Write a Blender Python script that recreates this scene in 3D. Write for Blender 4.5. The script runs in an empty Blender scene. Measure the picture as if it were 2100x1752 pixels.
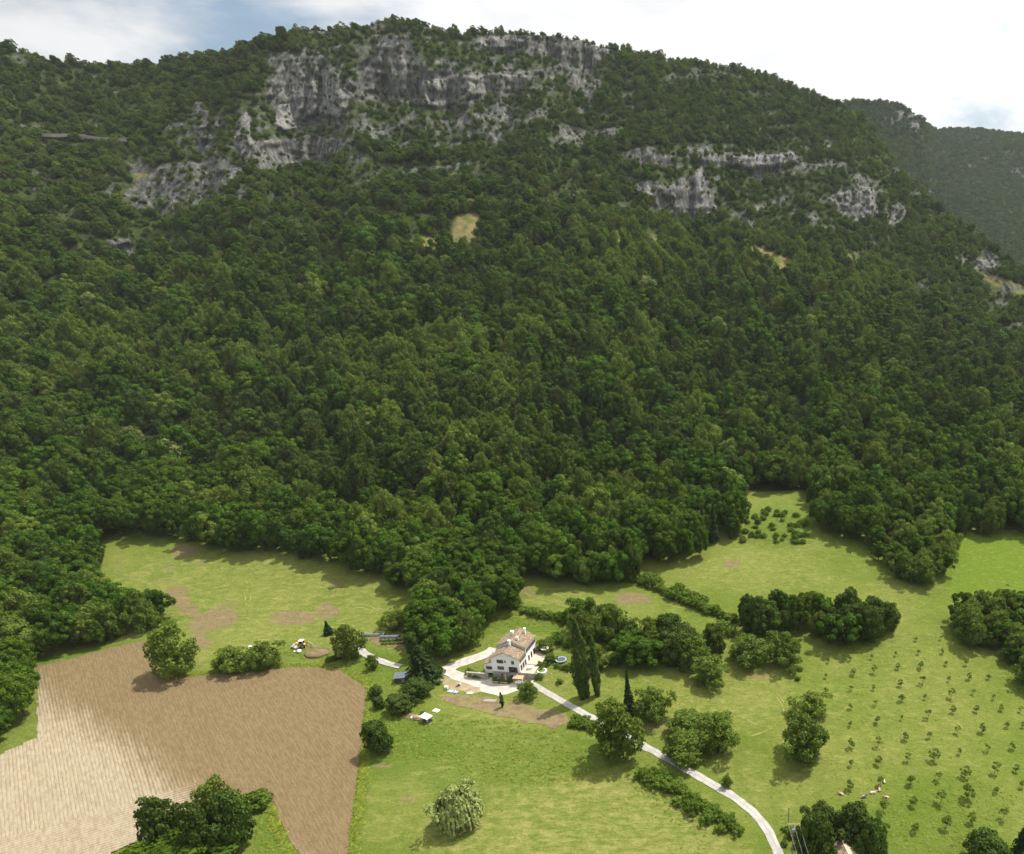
import bpy, bmesh, math, random
import numpy as np
from mathutils import Vector, Matrix
from mathutils.geometry import delaunay_2d_cdt
random.seed(7)
RNG = np.random.default_rng(11)
R = math.radians
SC = bpy.context.scene
COL = SC.collection

# ------------------------------------------------------------------ camera
FPX, PX0, PY0 = 1400.0, 1515.0, 1200.0          # focal length and optical axis on a 2100 x 1752 sheet
PITCH = R(26.0)
CAMZ = 130.0
cam_d = bpy.data.cameras.new('camera')
cam = bpy.data.objects.new('camera', cam_d); COL.objects.link(cam)
cam.location = (0, 0, CAMZ); cam.rotation_euler = (math.pi/2 - PITCH, 0, 0)
cam_d.sensor_fit = 'HORIZONTAL'; cam_d.sensor_width = 36.0; cam_d.lens = 36.0*FPX/2100.0
cam_d.shift_x = -(PX0-1050.0)/2100.0; cam_d.shift_y = (PY0-876.0)/2100.0
cam_d.clip_start = 1.0; cam_d.clip_end = 12000.0
SC.camera = cam

# ------------------------------------------------------------------ sky and sun
SUN_EL, SUN_AZ = R(61.0), math.atan2(0.72, 0.69)       # azimuth from +Y towards +X
sun_dir = Vector((math.cos(SUN_EL)*math.sin(SUN_AZ), math.cos(SUN_EL)*math.cos(SUN_AZ), math.sin(SUN_EL)))
W = bpy.data.worlds.new('World'); SC.world = W; W.use_nodes = True
nt = W.node_tree; nt.nodes.clear()
def wn(t, **k):
    n = nt.nodes.new(t)
    for a, b in k.items(): setattr(n, a, b)
    return n
def wmath(op, a, b=None):
    n = wn('ShaderNodeMath', operation=op)
    for i, v in enumerate((a, b)):
        if v is None: continue
        if isinstance(v, (int, float)): n.inputs[i].default_value = v
        else: nt.links.new(v, n.inputs[i])
    return n.outputs[0]
SKY_STRENGTH = 0.085
sky = wn('ShaderNodeTexSky', sky_type='NISHITA', sun_disc=False)
sky.sun_elevation = SUN_EL; sky.sun_rotation = SUN_AZ; sky.air_density = 1.2; sky.dust_density = 1.0; sky.altitude = 300
tc = wn('ShaderNodeTexCoord')
sep = wn('ShaderNodeSeparateXYZ'); nt.links.new(tc.outputs['Generated'], sep.inputs[0])
zc = wmath('ADD', wmath('MAXIMUM', sep.outputs[2], 0.0), 0.16)
cx = wmath('DIVIDE', sep.outputs[0], zc); cy = wmath('DIVIDE', sep.outputs[1], zc)
cmb = wn('ShaderNodeCombineXYZ'); nt.links.new(cx, cmb.inputs[0]); nt.links.new(cy, cmb.inputs[1])
mp = wn('ShaderNodeMapping'); nt.links.new(cmb.outputs[0], mp.inputs[0])
mp.inputs['Location'].default_value = (5.46, 2.2, 0.0); mp.inputs['Scale'].default_value = (0.62, 0.62, 1)
n1 = wn('ShaderNodeTexNoise'); nt.links.new(mp.outputs[0], n1.inputs['Vector'])
n1.inputs['Scale'].default_value = 0.9; n1.inputs['Detail'].default_value = 9; n1.inputs['Roughness'].default_value = 0.56
n1.inputs['Distortion'].default_value = 0.25
n2 = wn('ShaderNodeTexNoise'); nt.links.new(mp.outputs[0], n2.inputs['Vector'])
n2.inputs['Scale'].default_value = 2.6; n2.inputs['Detail'].default_value = 7; n2.inputs['Roughness'].default_value = 0.6
# glow of thin cloud towards the sun
dotn = wn('ShaderNodeVectorMath', operation='DOT_PRODUCT'); nt.links.new(tc.outputs['Generated'], dotn.inputs[0])
dotn.inputs[1].default_value = sun_dir
glow = wmath('POWER', wmath('MAXIMUM', dotn.outputs['Value'], 0.0), 2.0)
cov = wn('ShaderNodeMapRange', interpolation_type='SMOOTHSTEP'); nt.links.new(wmath('ADD', n1.outputs[0], wmath('MULTIPLY', glow, 0.50)), cov.inputs[0])
cov.inputs[1].default_value = 0.44; cov.inputs[2].default_value = 0.56
shade = wn('ShaderNodeMapRange'); nt.links.new(n2.outputs[0], shade.inputs[0])
shade.inputs[1].default_value = 0.38; shade.inputs[2].default_value = 0.56; shade.inputs[3].default_value = 0.60; shade.inputs[4].default_value = 0.72
lum = wmath('ADD', shade.outputs[0], wmath('MULTIPLY', glow, 0.80))
ccol = wn('ShaderNodeVectorMath', operation='SCALE'); ccol.inputs[0].default_value = (0.985, 0.99, 1.0); nt.links.new(lum, ccol.inputs['Scale'])
skys = wn('ShaderNodeVectorMath', operation='SCALE'); nt.links.new(sky.outputs[0], skys.inputs[0]); skys.inputs['Scale'].default_value = SKY_STRENGTH
mixs = wn('ShaderNodeMix', data_type='RGBA'); nt.links.new(cov.outputs[0], mixs.inputs[0])
nt.links.new(skys.outputs[0], mixs.inputs[6]); nt.links.new(ccol.outputs[0], mixs.inputs[7])
bg = wn('ShaderNodeBackground'); nt.links.new(mixs.outputs[2], bg.inputs[0]); bg.inputs[1].default_value = 1.0
wo = wn('ShaderNodeOutputWorld'); nt.links.new(bg.outputs[0], wo.inputs[0])

sl = bpy.data.lights.new('sun', 'SUN'); sl.energy = 5.0; sl.angle = R(0.53); sl.color = (1.0, 0.955, 0.88)
so = bpy.data.objects.new('sun', sl); COL.objects.link(so)
so.rotation_euler = (-sun_dir).to_track_quat('-Z', 'Y').to_euler(); so.location = (200, 300, 600)

SC.view_settings.view_transform = 'Standard'; SC.view_settings.look = 'None'
SC.view_settings.exposure = 0.28; SC.view_settings.gamma = 1.0
SC.render.engine = 'CYCLES'
cy_ = SC.cycles
cy_.use_denoising = True; cy_.max_bounces = 5; cy_.diffuse_bounces = 3; cy_.glossy_bounces = 2
cy_.transmission_bounces = 3; cy_.volume_bounces = 0; cy_.transparent_max_bounces = 8
cy_.use_adaptive_sampling = True; cy_.adaptive_threshold = 0.02

# ------------------------------------------------------------------ noise helpers
def _hash(ix, iy, iz, seed):
    h = (ix*374761393 + iy*668265263 + iz*2147483647 + seed*1274126177) & 0xffffffff
    h = ((h ^ (h >> 13))*1274126177) & 0xffffffff
    return ((h ^ (h >> 16)) & 0xffff)/65535.0*2-1
def vnoise(x, y, z=0.0, seed=0):
    x, y, z = np.broadcast_arrays(np.asarray(x, float), np.asarray(y, float), np.asarray(z, float))
    ix, iy, iz = np.floor(x).astype(np.int64), np.floor(y).astype(np.int64), np.floor(z).astype(np.int64)
    fx, fy, fz = x-ix, y-iy, z-iz
    fx, fy, fz = fx*fx*(3-2*fx), fy*fy*(3-2*fy), fz*fz*(3-2*fz)
    def c(a, b, d): return _hash(ix+a, iy+b, iz+d, seed)
    def lx(b, d): return c(0, b, d)*(1-fx)+c(1, b, d)*fx
    return (lx(0, 0)*(1-fy)+lx(1, 0)*fy)*(1-fz) + (lx(0, 1)*(1-fy)+lx(1, 1)*fy)*fz
def fbm(x, y, z=0.0, seed=0, oct=4, gain=0.5):
    t = 0; a = 1.0; s = 0
    for k in range(oct):
        f = 2.03**k
        t = t+a*vnoise(np.asarray(x)*f, np.asarray(y)*f, np.asarray(z)*f, seed+k*17); s += a; a *= gain
    return t/s
def sst(a, b, x):
    t = np.clip((np.asarray(x, float)-a)/(b-a), 0, 1); return t*t*(3-2*t)

# ------------------------------------------------------------------ lie of the land
SP, CP = math.sin(PITCH), math.cos(PITCH)
def rayt(px, py):
    """direction of the sheet point (px,py) as (x/y, z/y)"""
    xc = (np.asarray(px, float)-PX0)/FPX; yc = (PY0-np.asarray(py, float))/FPX
    fy = CP+yc*SP
    return xc/fy, (-SP+yc*CP)/fy
def to_sheet(X, Y, Z):
    X, Y, Z = np.asarray(X, float), np.asarray(Y, float), np.asarray(Z, float)-CAMZ
    d = np.maximum(Y*CP-Z*SP, 1.0); u = Y*SP+Z*CP
    return PX0+FPX*X/d, PY0-FPX*u/d
def zv(X, Y):
    """valley floor height"""
    X = np.asarray(X, float); Y = np.asarray(Y, float)
    z = 0.035*np.clip(Y-210, -400, 60) + 9.0*sst(225, 335, Y)
    z = z+0.9*vnoise(X/70, Y/60, 0, 3)+0.25*vnoise(X/22, Y/22, 0, 5)
    z = z-2.2*np.exp(-((X+82)/28)**2-((Y-190)/14)**2)            # the dip in front of the house
    return z
def land(px, py):
    """world point where the sheet point meets the valley floor"""
    tx, tz = rayt(px, py)
    Y = np.clip(-CAMZ/np.minimum(tz, -0.02), 60, 1500.0)
    for _ in range(14):
        z = zv(tx*Y, Y); Y = 0.4*Y+0.6*np.clip((z-CAMZ)/np.minimum(tz, -0.02), 60, 1500.0)
    return tx*Y, Y, zv(tx*Y, Y)
def land1(px, py):
    a, b, c = land(px, py); return Vector((float(a), float(b), float(c)))
def inpoly(px, py, poly):
    px = np.asarray(px, float); py = np.asarray(py, float); r = np.zeros(px.shape, bool)
    n = len(poly)
    for i in range(n):
        x1, y1 = poly[i]; x2, y2 = poly[(i+1) % n]
        c = ((y1 > py) != (y2 > py))
        with np.errstate(divide='ignore', invalid='ignore'):
            r ^= c & (px < (x2-x1)*(py-y1)/((y2-y1) if y2 != y1 else 1e-9)+x1)
    return r
def polydist(px, py, poly):
    """signed distance to the outline, positive inside"""
    px = np.asarray(px, float); py = np.asarray(py, float); d = np.full(px.shape, 1e9)
    n = len(poly)
    for i in range(n):
        x1, y1 = poly[i]; x2, y2 = poly[(i+1) % n]; dx, dy = x2-x1, y2-y1
        t = np.clip(((px-x1)*dx+(py-y1)*dy)/(dx*dx+dy*dy+1e-9), 0, 1)
        d = np.minimum(d, np.hypot(px-x1-t*dx, py-y1-t*dy))
    return np.where(inpoly(px, py, poly), d, -d)

# ------------------------------------------------------------------ objects
def tag(o, label=None, cat=None, group=None, kind=None):
    if label: o['label'] = label
    if cat: o['category'] = cat
    if group: o['group'] = group
    if kind: o['kind'] = kind
    return o
def link(name, me, parent=None, mat=None):
    o = bpy.data.objects.new(name, me); COL.objects.link(o)
    if parent is not None: o.parent = parent
    if mat is not None and not me.materials: me.materials.append(mat)
    return o
def empty(name, loc, rz=0.0, label=None, cat=None, group=None):
    o = bpy.data.objects.new(name, None); COL.objects.link(o); o.empty_display_size = 0.5
    o.location = loc; o.rotation_euler = (0, 0, rz)
    return tag(o, label, cat, group)
def mesh_np(name, V, F, smooth=False):
    """V (n,3), F (m,3|4) arrays"""
    me = bpy.data.meshes.new(name)
    V = np.asarray(V, np.float32); F = np.asarray(F, np.int32); k = F.shape[1]
    me.vertices.add(len(V)); me.vertices.foreach_set('co', V.ravel())
    me.loops.add(F.size); me.loops.foreach_set('vertex_index', F.ravel())
    me.polygons.add(len(F)); me.polygons.foreach_set('loop_start', np.arange(0, F.size, k, dtype=np.int32))
    me.update(calc_edges=True)
    if smooth: me.polygons.foreach_set('use_smooth', np.ones(len(F), bool))
    me.validate(); return me
def grid_faces(nr, nc):
    i = np.arange(nr-1)[:, None]*nc+np.arange(nc-1)[None, :]
    return np.stack([i, i+1, i+nc+1, i+nc], -1).reshape(-1, 4)
def fattr(me, name, vals):
    a = me.attributes.new(name, 'FLOAT', 'POINT'); a.data.foreach_set('value', np.asarray(vals, np.float32).ravel())

class MB:
    """collects shapes into one mesh"""
    def __init__(s): s.v = []; s.f = []
    def add(s, vs, fs):
        b = len(s.v); s.v += [tuple(v) for v in vs]; s.f += [tuple(i+b for i in f) for f in fs]; return s
    def box(s, c, d, rz=0.0, M=None, taper=1.0):
        x, y, z = d[0]/2, d[1]/2, d[2]/2; vs = []
        for k in (-1, 1):
            t = taper if k > 0 else 1.0
            for i, j in ((-1, -1), (1, -1), (1, 1), (-1, 1)):
                p = Vector((i*x*t, j*y*t, k*z))
                if rz: p.rotate(Matrix.Rotation(rz, 3, 'Z'))
                if M is not None: p = M @ p
                vs.append(p+Vector(c))
        return s.add(vs, [(3, 2, 1, 0), (4, 5, 6, 7), (0, 1, 5, 4), (1, 2, 6, 5), (2, 3, 7, 6), (3, 0, 4, 7)])
    def tube(s, p, q, r0, r1=None, n=8):
        p, q = Vector(p), Vector(q); r1 = r0 if r1 is None else r1
        d = (q-p).normalized(); a = d.orthogonal().normalized(); b = d.cross(a); vs = []
        for c, r in ((p, r0), (q, r1)):
            for i in range(n):
                t = 2*math.pi*i/n; vs.append(c+a*(r*math.cos(t))+b*(r*math.sin(t)))
        return s.add(vs, [(i, (i+1) % n, n+(i+1) % n, n+i) for i in range(n)]+[tuple(range(n-1, -1, -1)), tuple(range(n, 2*n))])
    def path(s, pts, r, n=6):
        for a, b in zip(pts[:-1], pts[1:]): s.tube(a, b, r, r, n)
        return s
    def ring(s, c, R0, r, n=28, m=8, zs=1.0, arc=1.0):
        vs = []; fs = []; c = Vector(c); k = n if arc >= 1 else n+1
        for i in range(k):
            t = 2*math.pi*arc*i/n
            for j in range(m):
                u = 2*math.pi*j/m; q = R0+r*math.cos(u); vs.append(c+Vector((q*math.cos(t), q*math.sin(t), r*zs*math.sin(u))))
        for i in range(k if arc >= 1 else n):
            for j in range(m):
                a, b = i*m+j, i*m+(j+1) % m; e = ((i+1) % k)*m; fs.append((a, e+j, e+(j+1) % m, b))
        return s.add(vs, fs)
    def disc(s, c, r, n=28):
        c = Vector(c); vs = [c+Vector((r*math.cos(2*math.pi*i/n), r*math.sin(2*math.pi*i/n), 0)) for i in range(n)]
        return s.add(vs, [tuple(range(n))])
    def blob(s, c, d, n=10, m=7, bump=0.12, seed=0, flat=None):
        """lumpy rounded solid"""
        vs = []; fs = []; rn = random.Random(seed)
        for i in range(m+1):
            th = math.pi*i/m
            for j in range(n):
                ph = 2*math.pi*j/n; r = 1+rn.uniform(-bump, bump)
                x, y, z = math.sin(th)*math.cos(ph)*r, math.sin(th)*math.sin(ph)*r, math.cos(th)*(1+rn.uniform(-bump, bump)*.5)
                if flat is not None: z = max(z, flat)
                vs.append((c[0]+x*d[0]/2, c[1]+y*d[1]/2, c[2]+z*d[2]/2))
        for i in range(m):
            for j in range(n):
                fs.append((i*n+j, (i+1)*n+j, (i+1)*n+(j+1) % n, i*n+(j+1) % n))
        return s.add(vs, fs)
    def prism(s, pts, x0, x1):
        """outline in (y,z), pushed along x"""
        n = len(pts); vs = [(x0, y, z) for y, z in pts]+[(x1, y, z) for y, z in pts]
        return s.add(vs, [(i, (i+1) % n, n+(i+1) % n, n+i) for i in range(n)]+[tuple(range(n-1, -1, -1)), tuple(range(n, 2*n))])
    def build(s, name, mat, parent=None, smooth=False, bevel=0.0):
        me = bpy.data.meshes.new(name); me.from_pydata(s.v, [], s.f); me.update()
        bm = bmesh.new(); bm.from_mesh(me); bmesh.ops.recalc_face_normals(bm, faces=bm.faces); bm.to_mesh(me); bm.free()
        if smooth: me.polygons.foreach_set('use_smooth', [True]*len(me.polygons))
        o = link(name, me, parent, mat)
        if bevel:
            m = o.modifiers.new('bevel', 'BEVEL'); m.width = bevel; m.segments = 2; m.limit_method = 'ANGLE'
        return o

# ------------------------------------------------------------------ materials
class NT:
    def __init__(s, name):
        s.m = bpy.data.materials.new(name); s.m.use_nodes = True; s.t = s.m.node_tree; s.t.nodes.clear()
        s.out = s.n('ShaderNodeOutputMaterial')
    def n(s, ty, **k):
        o = s.t.nodes.new(ty)
        for a, b in k.items(): setattr(o, a, b)
        return o
    def put(s, sock, v):
        if v is None: return
        if hasattr(v, 'is_linked'): s.t.links.new(v, sock)
        elif isinstance(v, (tuple, list)) and len(v) == 3 and sock.type == 'RGBA': sock.default_value = (*v, 1)
        else: sock.default_value = v
    def math(s, op, a, b=None, clamp=False):
        o = s.n('ShaderNodeMath', operation=op, use_clamp=clamp); s.put(o.inputs[0], a); s.put(o.inputs[1], b); return o.outputs[0]
    def mix(s, f, a, b, mode='MIX'):
        o = s.n('ShaderNodeMix', data_type='RGBA', blend_type=mode, clamp_factor=True)
        s.put(o.inputs[0], f); s.put(o.inputs[6], a); s.put(o.inputs[7], b); return o.outputs[2]
    def rng(s, v, a, b, c=0.0, d=1.0):
        o = s.n('ShaderNodeMapRange', interpolation_type='SMOOTHSTEP'); s.put(o.inputs[0], v)
        for i, q in enumerate((a, b, c, d)): s.put(o.inputs[i+1], q)
        return o.outputs[0]
    def coord(s, which='Object'):
        return s.n('ShaderNodeTexCoord').outputs[which]
    def pos(s): return s.n('ShaderNodeNewGeometry').outputs['Position']
    def map(s, v, sc=(1, 1, 1), rot=(0, 0, 0)):
        o = s.n('ShaderNodeMapping'); s.put(o.inputs[0], v); o.inputs['Scale'].default_value = sc; o.inputs['Rotation'].default_value = rot
        return o.outputs[0]
    def noise(s, v, scale, detail=4, rough=0.55, dist=0.0):
        o = s.n('ShaderNodeTexNoise'); s.put(o.inputs['Vector'], v); o.inputs['Scale'].default_value = scale
        o.inputs['Detail'].default_value = detail; o.inputs['Roughness'].default_value = rough; o.inputs['Distortion'].default_value = dist
        return o.outputs[0]
    def attr(s, name, ty='GEOMETRY'):
        o = s.n('ShaderNodeAttribute', attribute_name=name, attribute_type=ty); return o.outputs['Fac']
    def bump(s, h, strength=0.5, dist=0.1):
        o = s.n('ShaderNodeBump'); s.put(o.inputs['Height'], h); o.inputs['Strength'].default_value = strength; o.inputs['Distance'].default_value = dist
        return o.outputs[0]
    def bsdf(s, col, rough=0.8, spec=0.3, normal=None, metal=0.0):
        o = s.n('ShaderNodeBsdfPrincipled'); s.put(o.inputs['Base Color'], col); s.put(o.inputs['Roughness'], rough)
        o.inputs['Specular IOR Level'].default_value = spec; o.inputs['Metallic'].default_value = metal
        if normal is not None: s.put(o.inputs['Normal'], normal)
        s.t.links.new(o.outputs[0], s.out.inputs['Surface']); return s.m
MATS = {}
def plain(name, col, rough=0.7, spec=0.3, var=0.18, scale=3.0, metal=0.0, bump=0.0):
    """one-colour surface with uneven weathering"""
    if name in MATS: return MATS[name]
    s = NT(name); v = s.coord('Object'); n = s.noise(v, scale, 5, 0.6)
    c = s.mix(s.rng(n, 0.3, 0.7), tuple(x*(1-var) for x in col), tuple(min(1, x*(1+var)) for x in col))
    nb = s.bump(s.noise(v, scale*4, 3), 0.5, bump) if bump else None
    MATS[name] = s.bsdf(c, rough, spec, nb, metal); return MATS[name]

def leaf_mat(name, dark, light, pale=None, trans=0.3, drift=0.5):
    s = NT(name)
    oi = s.n('ShaderNodeObjectInfo'); g = s.n('ShaderNodeNewGeometry')
    d = s.noise(oi.outputs['Location'], 0.011, 3, 0.6)
    f = s.math('ADD', s.math('MULTIPLY', oi.outputs['Random'], 1-drift*0.6), s.math('MULTIPLY', s.math('SUBTRACT', d, 0.5), drift*2.2), True)
    c = s.mix(f, dark, light)
    if pale is not None:
        c = s.mix(s.rng(oi.outputs['Random'], 0.945, 0.975), c, pale)
    r = g.outputs['Random Per Island']
    c = s.mix(s.math('MULTIPLY', r, 0.55), c, tuple(min(1, x*1.9) for x in light))
    hsv = s.n('ShaderNodeHueSaturation'); s.put(hsv.inputs['Color'], c)
    hsv.inputs['Hue'].default_value = 0.5
    rr = s.math('FRACT', s.math('MULTIPLY', oi.outputs['Random'], 37.7))
    s.put(hsv.inputs['Hue'], s.math('ADD', 0.486, s.math('MULTIPLY', rr, 0.022)))
    s.put(hsv.inputs['Value'], s.math('ADD', 0.78, s.math('MULTIPLY', s.math('FRACT', s.math('MULTIPLY', oi.outputs['Random'], 91.3)), 0.44)))
    c = hsv.outputs[0]
    df = s.n('ShaderNodeBsdfDiffuse'); s.put(df.inputs[0], c)
    tr = s.n('ShaderNodeBsdfTranslucent'); s.put(tr.inputs[0], s.mix(0.45, c, (0.16, 0.22, 0.02)))
    mx = s.n('ShaderNodeMixShader'); mx.inputs[0].default_value = trans
    s.t.links.new(df.outputs[0], mx.inputs[1]); s.t.links.new(tr.outputs[0], mx.inputs[2])
    gl = s.n('ShaderNodeBsdfGlossy'); gl.inputs['Roughness'].default_value = 0.5; s.put(gl.inputs[0], (1, 1, 1))
    m2 = s.n('ShaderNodeMixShader'); m2.inputs[0].default_value = 0.004
    s.t.links.new(mx.outputs[0], m2.inputs[1]); s.t.links.new(gl.outputs[0], m2.inputs[2])
    s.t.links.new(m2.outputs[0], s.out.inputs['Surface']); return s.m
L_BROAD = leaf_mat('leaf_broad', (0.013, 0.037, 0.003), (0.059, 0.112, 0.008), (0.13, 0.17, 0.03), trans=0.16)
L_DARK = leaf_mat('leaf_dark', (0.034, 0.060, 0.010), (0.060, 0.094, 0.015), trans=0.2)
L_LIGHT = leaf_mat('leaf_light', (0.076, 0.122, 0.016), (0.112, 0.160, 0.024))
L_POPLAR = leaf_mat('leaf_poplar', (0.058, 0.096, 0.018), (0.072, 0.116, 0.022))
L_CONIFER = leaf_mat('leaf_conifer', (0.014, 0.031, 0.008), (0.021, 0.041, 0.010), trans=0.08)
L_WILLOW = leaf_mat('leaf_willow', (0.25, 0.30, 0.09), (0.29, 0.33, 0.11))
L_BUSH = leaf_mat('leaf_bush', (0.070, 0.118, 0.014), (0.105, 0.165, 0.020))
L_SCRUB = leaf_mat('leaf_scrub', (0.055, 0.078, 0.018), (0.085, 0.112, 0.026))
L_FLOWER = leaf_mat('leaf_flower', (0.13, 0.17, 0.045), (0.16, 0.19, 0.055))
L_GRASS = leaf_mat('leaf_grass', (0.130, 0.175, 0.018), (0.165, 0.200, 0.028), trans=0.35)
BARK = plain('bark', (0.10, 0.075, 0.05), 0.95, 0.1, 0.35, 6.0, bump=0.05)
# ------------------------------------------------------------------ the land: mountain, valley floor
def spline_rows(pts, x):
    xs, ys = zip(*pts); return np.interp(x, xs, ys)
def smooth1(a, k):
    w = np.hanning(2*k+3)[1:-1]; w /= w.sum(); return np.convolve(np.pad(a, k, mode='edge'), w, 'valid')
FOOT = [(-1100, 1190), (-700, 1150), (0, 1100), (200, 1082), (420, 1085), (700, 1105), (900, 1140), (1100, 1140), (1300, 1120), (1440, 1070), (1520, 1010), (1660, 1005), (1800, 1050), (1950, 1065), (2100, 1075), (2800, 1100)]
RIDGE = [(-1100, 120), (-700, 60), (-200, 80), (0, 98), (60, 112), (120, 130), (170, 136), (260, 139), (330, 132), (400, 124), (470, 114), (530, 98), (600, 73), (640, 64), (700, 63), (740, 55), (790, 46), (850, 50), (900, 60), (950, 75), (1000, 68), (1060, 72), (1130, 75), (1180, 82), (1230, 96), (1300, 110), (1380, 126), (1460, 137), (1530, 150), (1600, 170), (1660, 193), (1720, 218), (1745, 232), (1770, 252), (1800, 292), (1850, 356), (1900, 411), (1960, 456), (2020, 497), (2100, 566), (2250, 655), (2500, 770), (2800, 900)]
RIDGEY = [(-1100, 840), (-700, 850), (0, 830), (300, 860), (550, 840), (800, 880), (1100, 930), (1400, 990), (1700, 1060), (1850, 960), (2000, 850), (2100, 780), (2800, 520)]
CLIFFS = [  # outline, how bare
 ([(556, 150), (575, 120), (600, 105), (640, 98), (660, 120), (690, 135), (722, 180), (728, 215), (690, 242), (650, 232), (600, 268), (565, 272), (556, 200)], 1.0),
 ([(488, 245), (504, 228), (516, 240), (518, 300), (502, 342), (482, 300)], 1.0),
 ([(405, 215), (418, 205), (428, 240), (436, 292), (415, 290)], .9),
 ([(520, 292), (570, 282), (715, 278), (732, 308), (640, 330), (540, 350), (515, 330)], .8),
 ([(265, 390), (330, 330), (400, 335), (480, 322), (505, 352), (470, 385), (380, 436), (300, 440), (255, 422)], .48),
 ([(735, 140), (770, 90), (800, 62), (838, 78), (850, 130), (960, 152), (1085, 150), (1082, 182), (1000, 206), (930, 226), (880, 216), (800, 212), (745, 205)], .85),
 ([(730, 240), (960, 235), (1060, 250), (1040, 280), (880, 285), (740, 270)], .40),
 ([(975, 74), (1040, 70), (1140, 76), (1250, 96), (1258, 112), (1190, 160), (1140, 128), (1080, 108), (990, 100)], .95),
 ([(1150, 150), (1200, 140), (1235, 190), (1210, 215)], .6),
 ([(1405, 302), (1500, 316), (1560, 308), (1636, 312), (1642, 338), (1560, 352), (1500, 344), (1430, 335)], 1.0),
 ([(1410, 362), (1440, 342), (1482, 430), (1440, 455), (1350, 422), (1318, 392)], .95),
 ([(1270, 310), (1330, 300), (1400, 330), (1340, 345), (1280, 335)], .6),
 ([(1700, 402), (1760, 376), (1812, 396), (1800, 440), (1742, 462), (1716, 438)], 1.0),
 ([(1815, 432), (1840, 420), (1864, 440), (1830, 474)], .9),
 ([(1680, 275), (1705, 285), (1720, 310), (1690, 305)], .7),
 ([(216, 492), (272, 486), (280, 530), (262, 528), (215, 514)], 1.0),
 ([(780, 338), (880, 345), (975, 345), (980, 362), (900, 372), (800, 368)], .45),
 ([(1950, 520), (2050, 530), (2045, 556), (1980, 546)], .8),
 ([(1480, 432), (1560, 455), (1570, 470), (1490, 462)], .6),
 ([(540, 110), (640, 66), (800, 50), (960, 76), (1100, 76), (1250, 100), (1270, 160), (1180, 220), (1080, 262), (1060, 305), (860, 305), (740, 295), (640, 342), (520, 352), (480, 300), (540, 220)], .25),
 ([(260, 330), (400, 210), (520, 232), (512, 400), (380, 450), (250, 432)], .23),
 ([(1280, 300), (1640, 290), (1720, 330), (1860, 400), (1852, 472), (1700, 472), (1480, 472), (1300, 420)], .18),
 ([(1120, 255), (1260, 262), (1290, 282), (1150, 290)], .6),
]
CLEAR = [[(842, 492), (880, 484), (912, 490), (905, 512), (850, 506)], [(935, 442), (988, 438), (978, 470), (972, 500), (928, 498)],
         [(1498, 498), (1560, 508), (1640, 536), (1625, 560), (1600, 566), (1570, 535)], [(1262, 474), (1275, 474), (1284, 512), (1270, 510)],
         [(1338, 480), (1352, 482), (1356, 504), (1342, 500)], [(2000, 556), (2060, 572), (2120, 594), (2120, 612), (2040, 585)], [(798, 520), (812, 522), (808, 536), (796, 534)],
         [(1740, 515), (1762, 518), (1758, 532), (1742, 530)],
         [(1415, 390), (1440, 400), (1470, 440), (1455, 446), (1425, 415)], [(270, 345), (300, 335), (318, 360), (290, 385)]]
PILLARS = [[(560, 255), (572, 200), (590, 150), (606, 118), (622, 140), (619, 230), (602, 266), (576, 270)], [(629, 236), (632, 185), (640, 158), (650, 175), (649, 240)], [(656, 238), (664, 150), (680, 128), (700, 180), (722, 215), (692, 242)],
  [(860, 170), (930, 152), (1085, 153), (1080, 180), (960, 200), (900, 224), (868, 214)], [(980, 74), (1040, 72), (1052, 98), (990, 100)], [(1500, 322), (1636, 313), (1640, 336), (1520, 346)], [(1735, 396), (1790, 384), (1802, 440), (1742, 460)], [(490, 300), (496, 245), (506, 230), (516, 245), (517, 300), (503, 338)], [(1424, 362), (1440, 345), (1450, 400), (1462, 450), (1436, 452)]]
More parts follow.
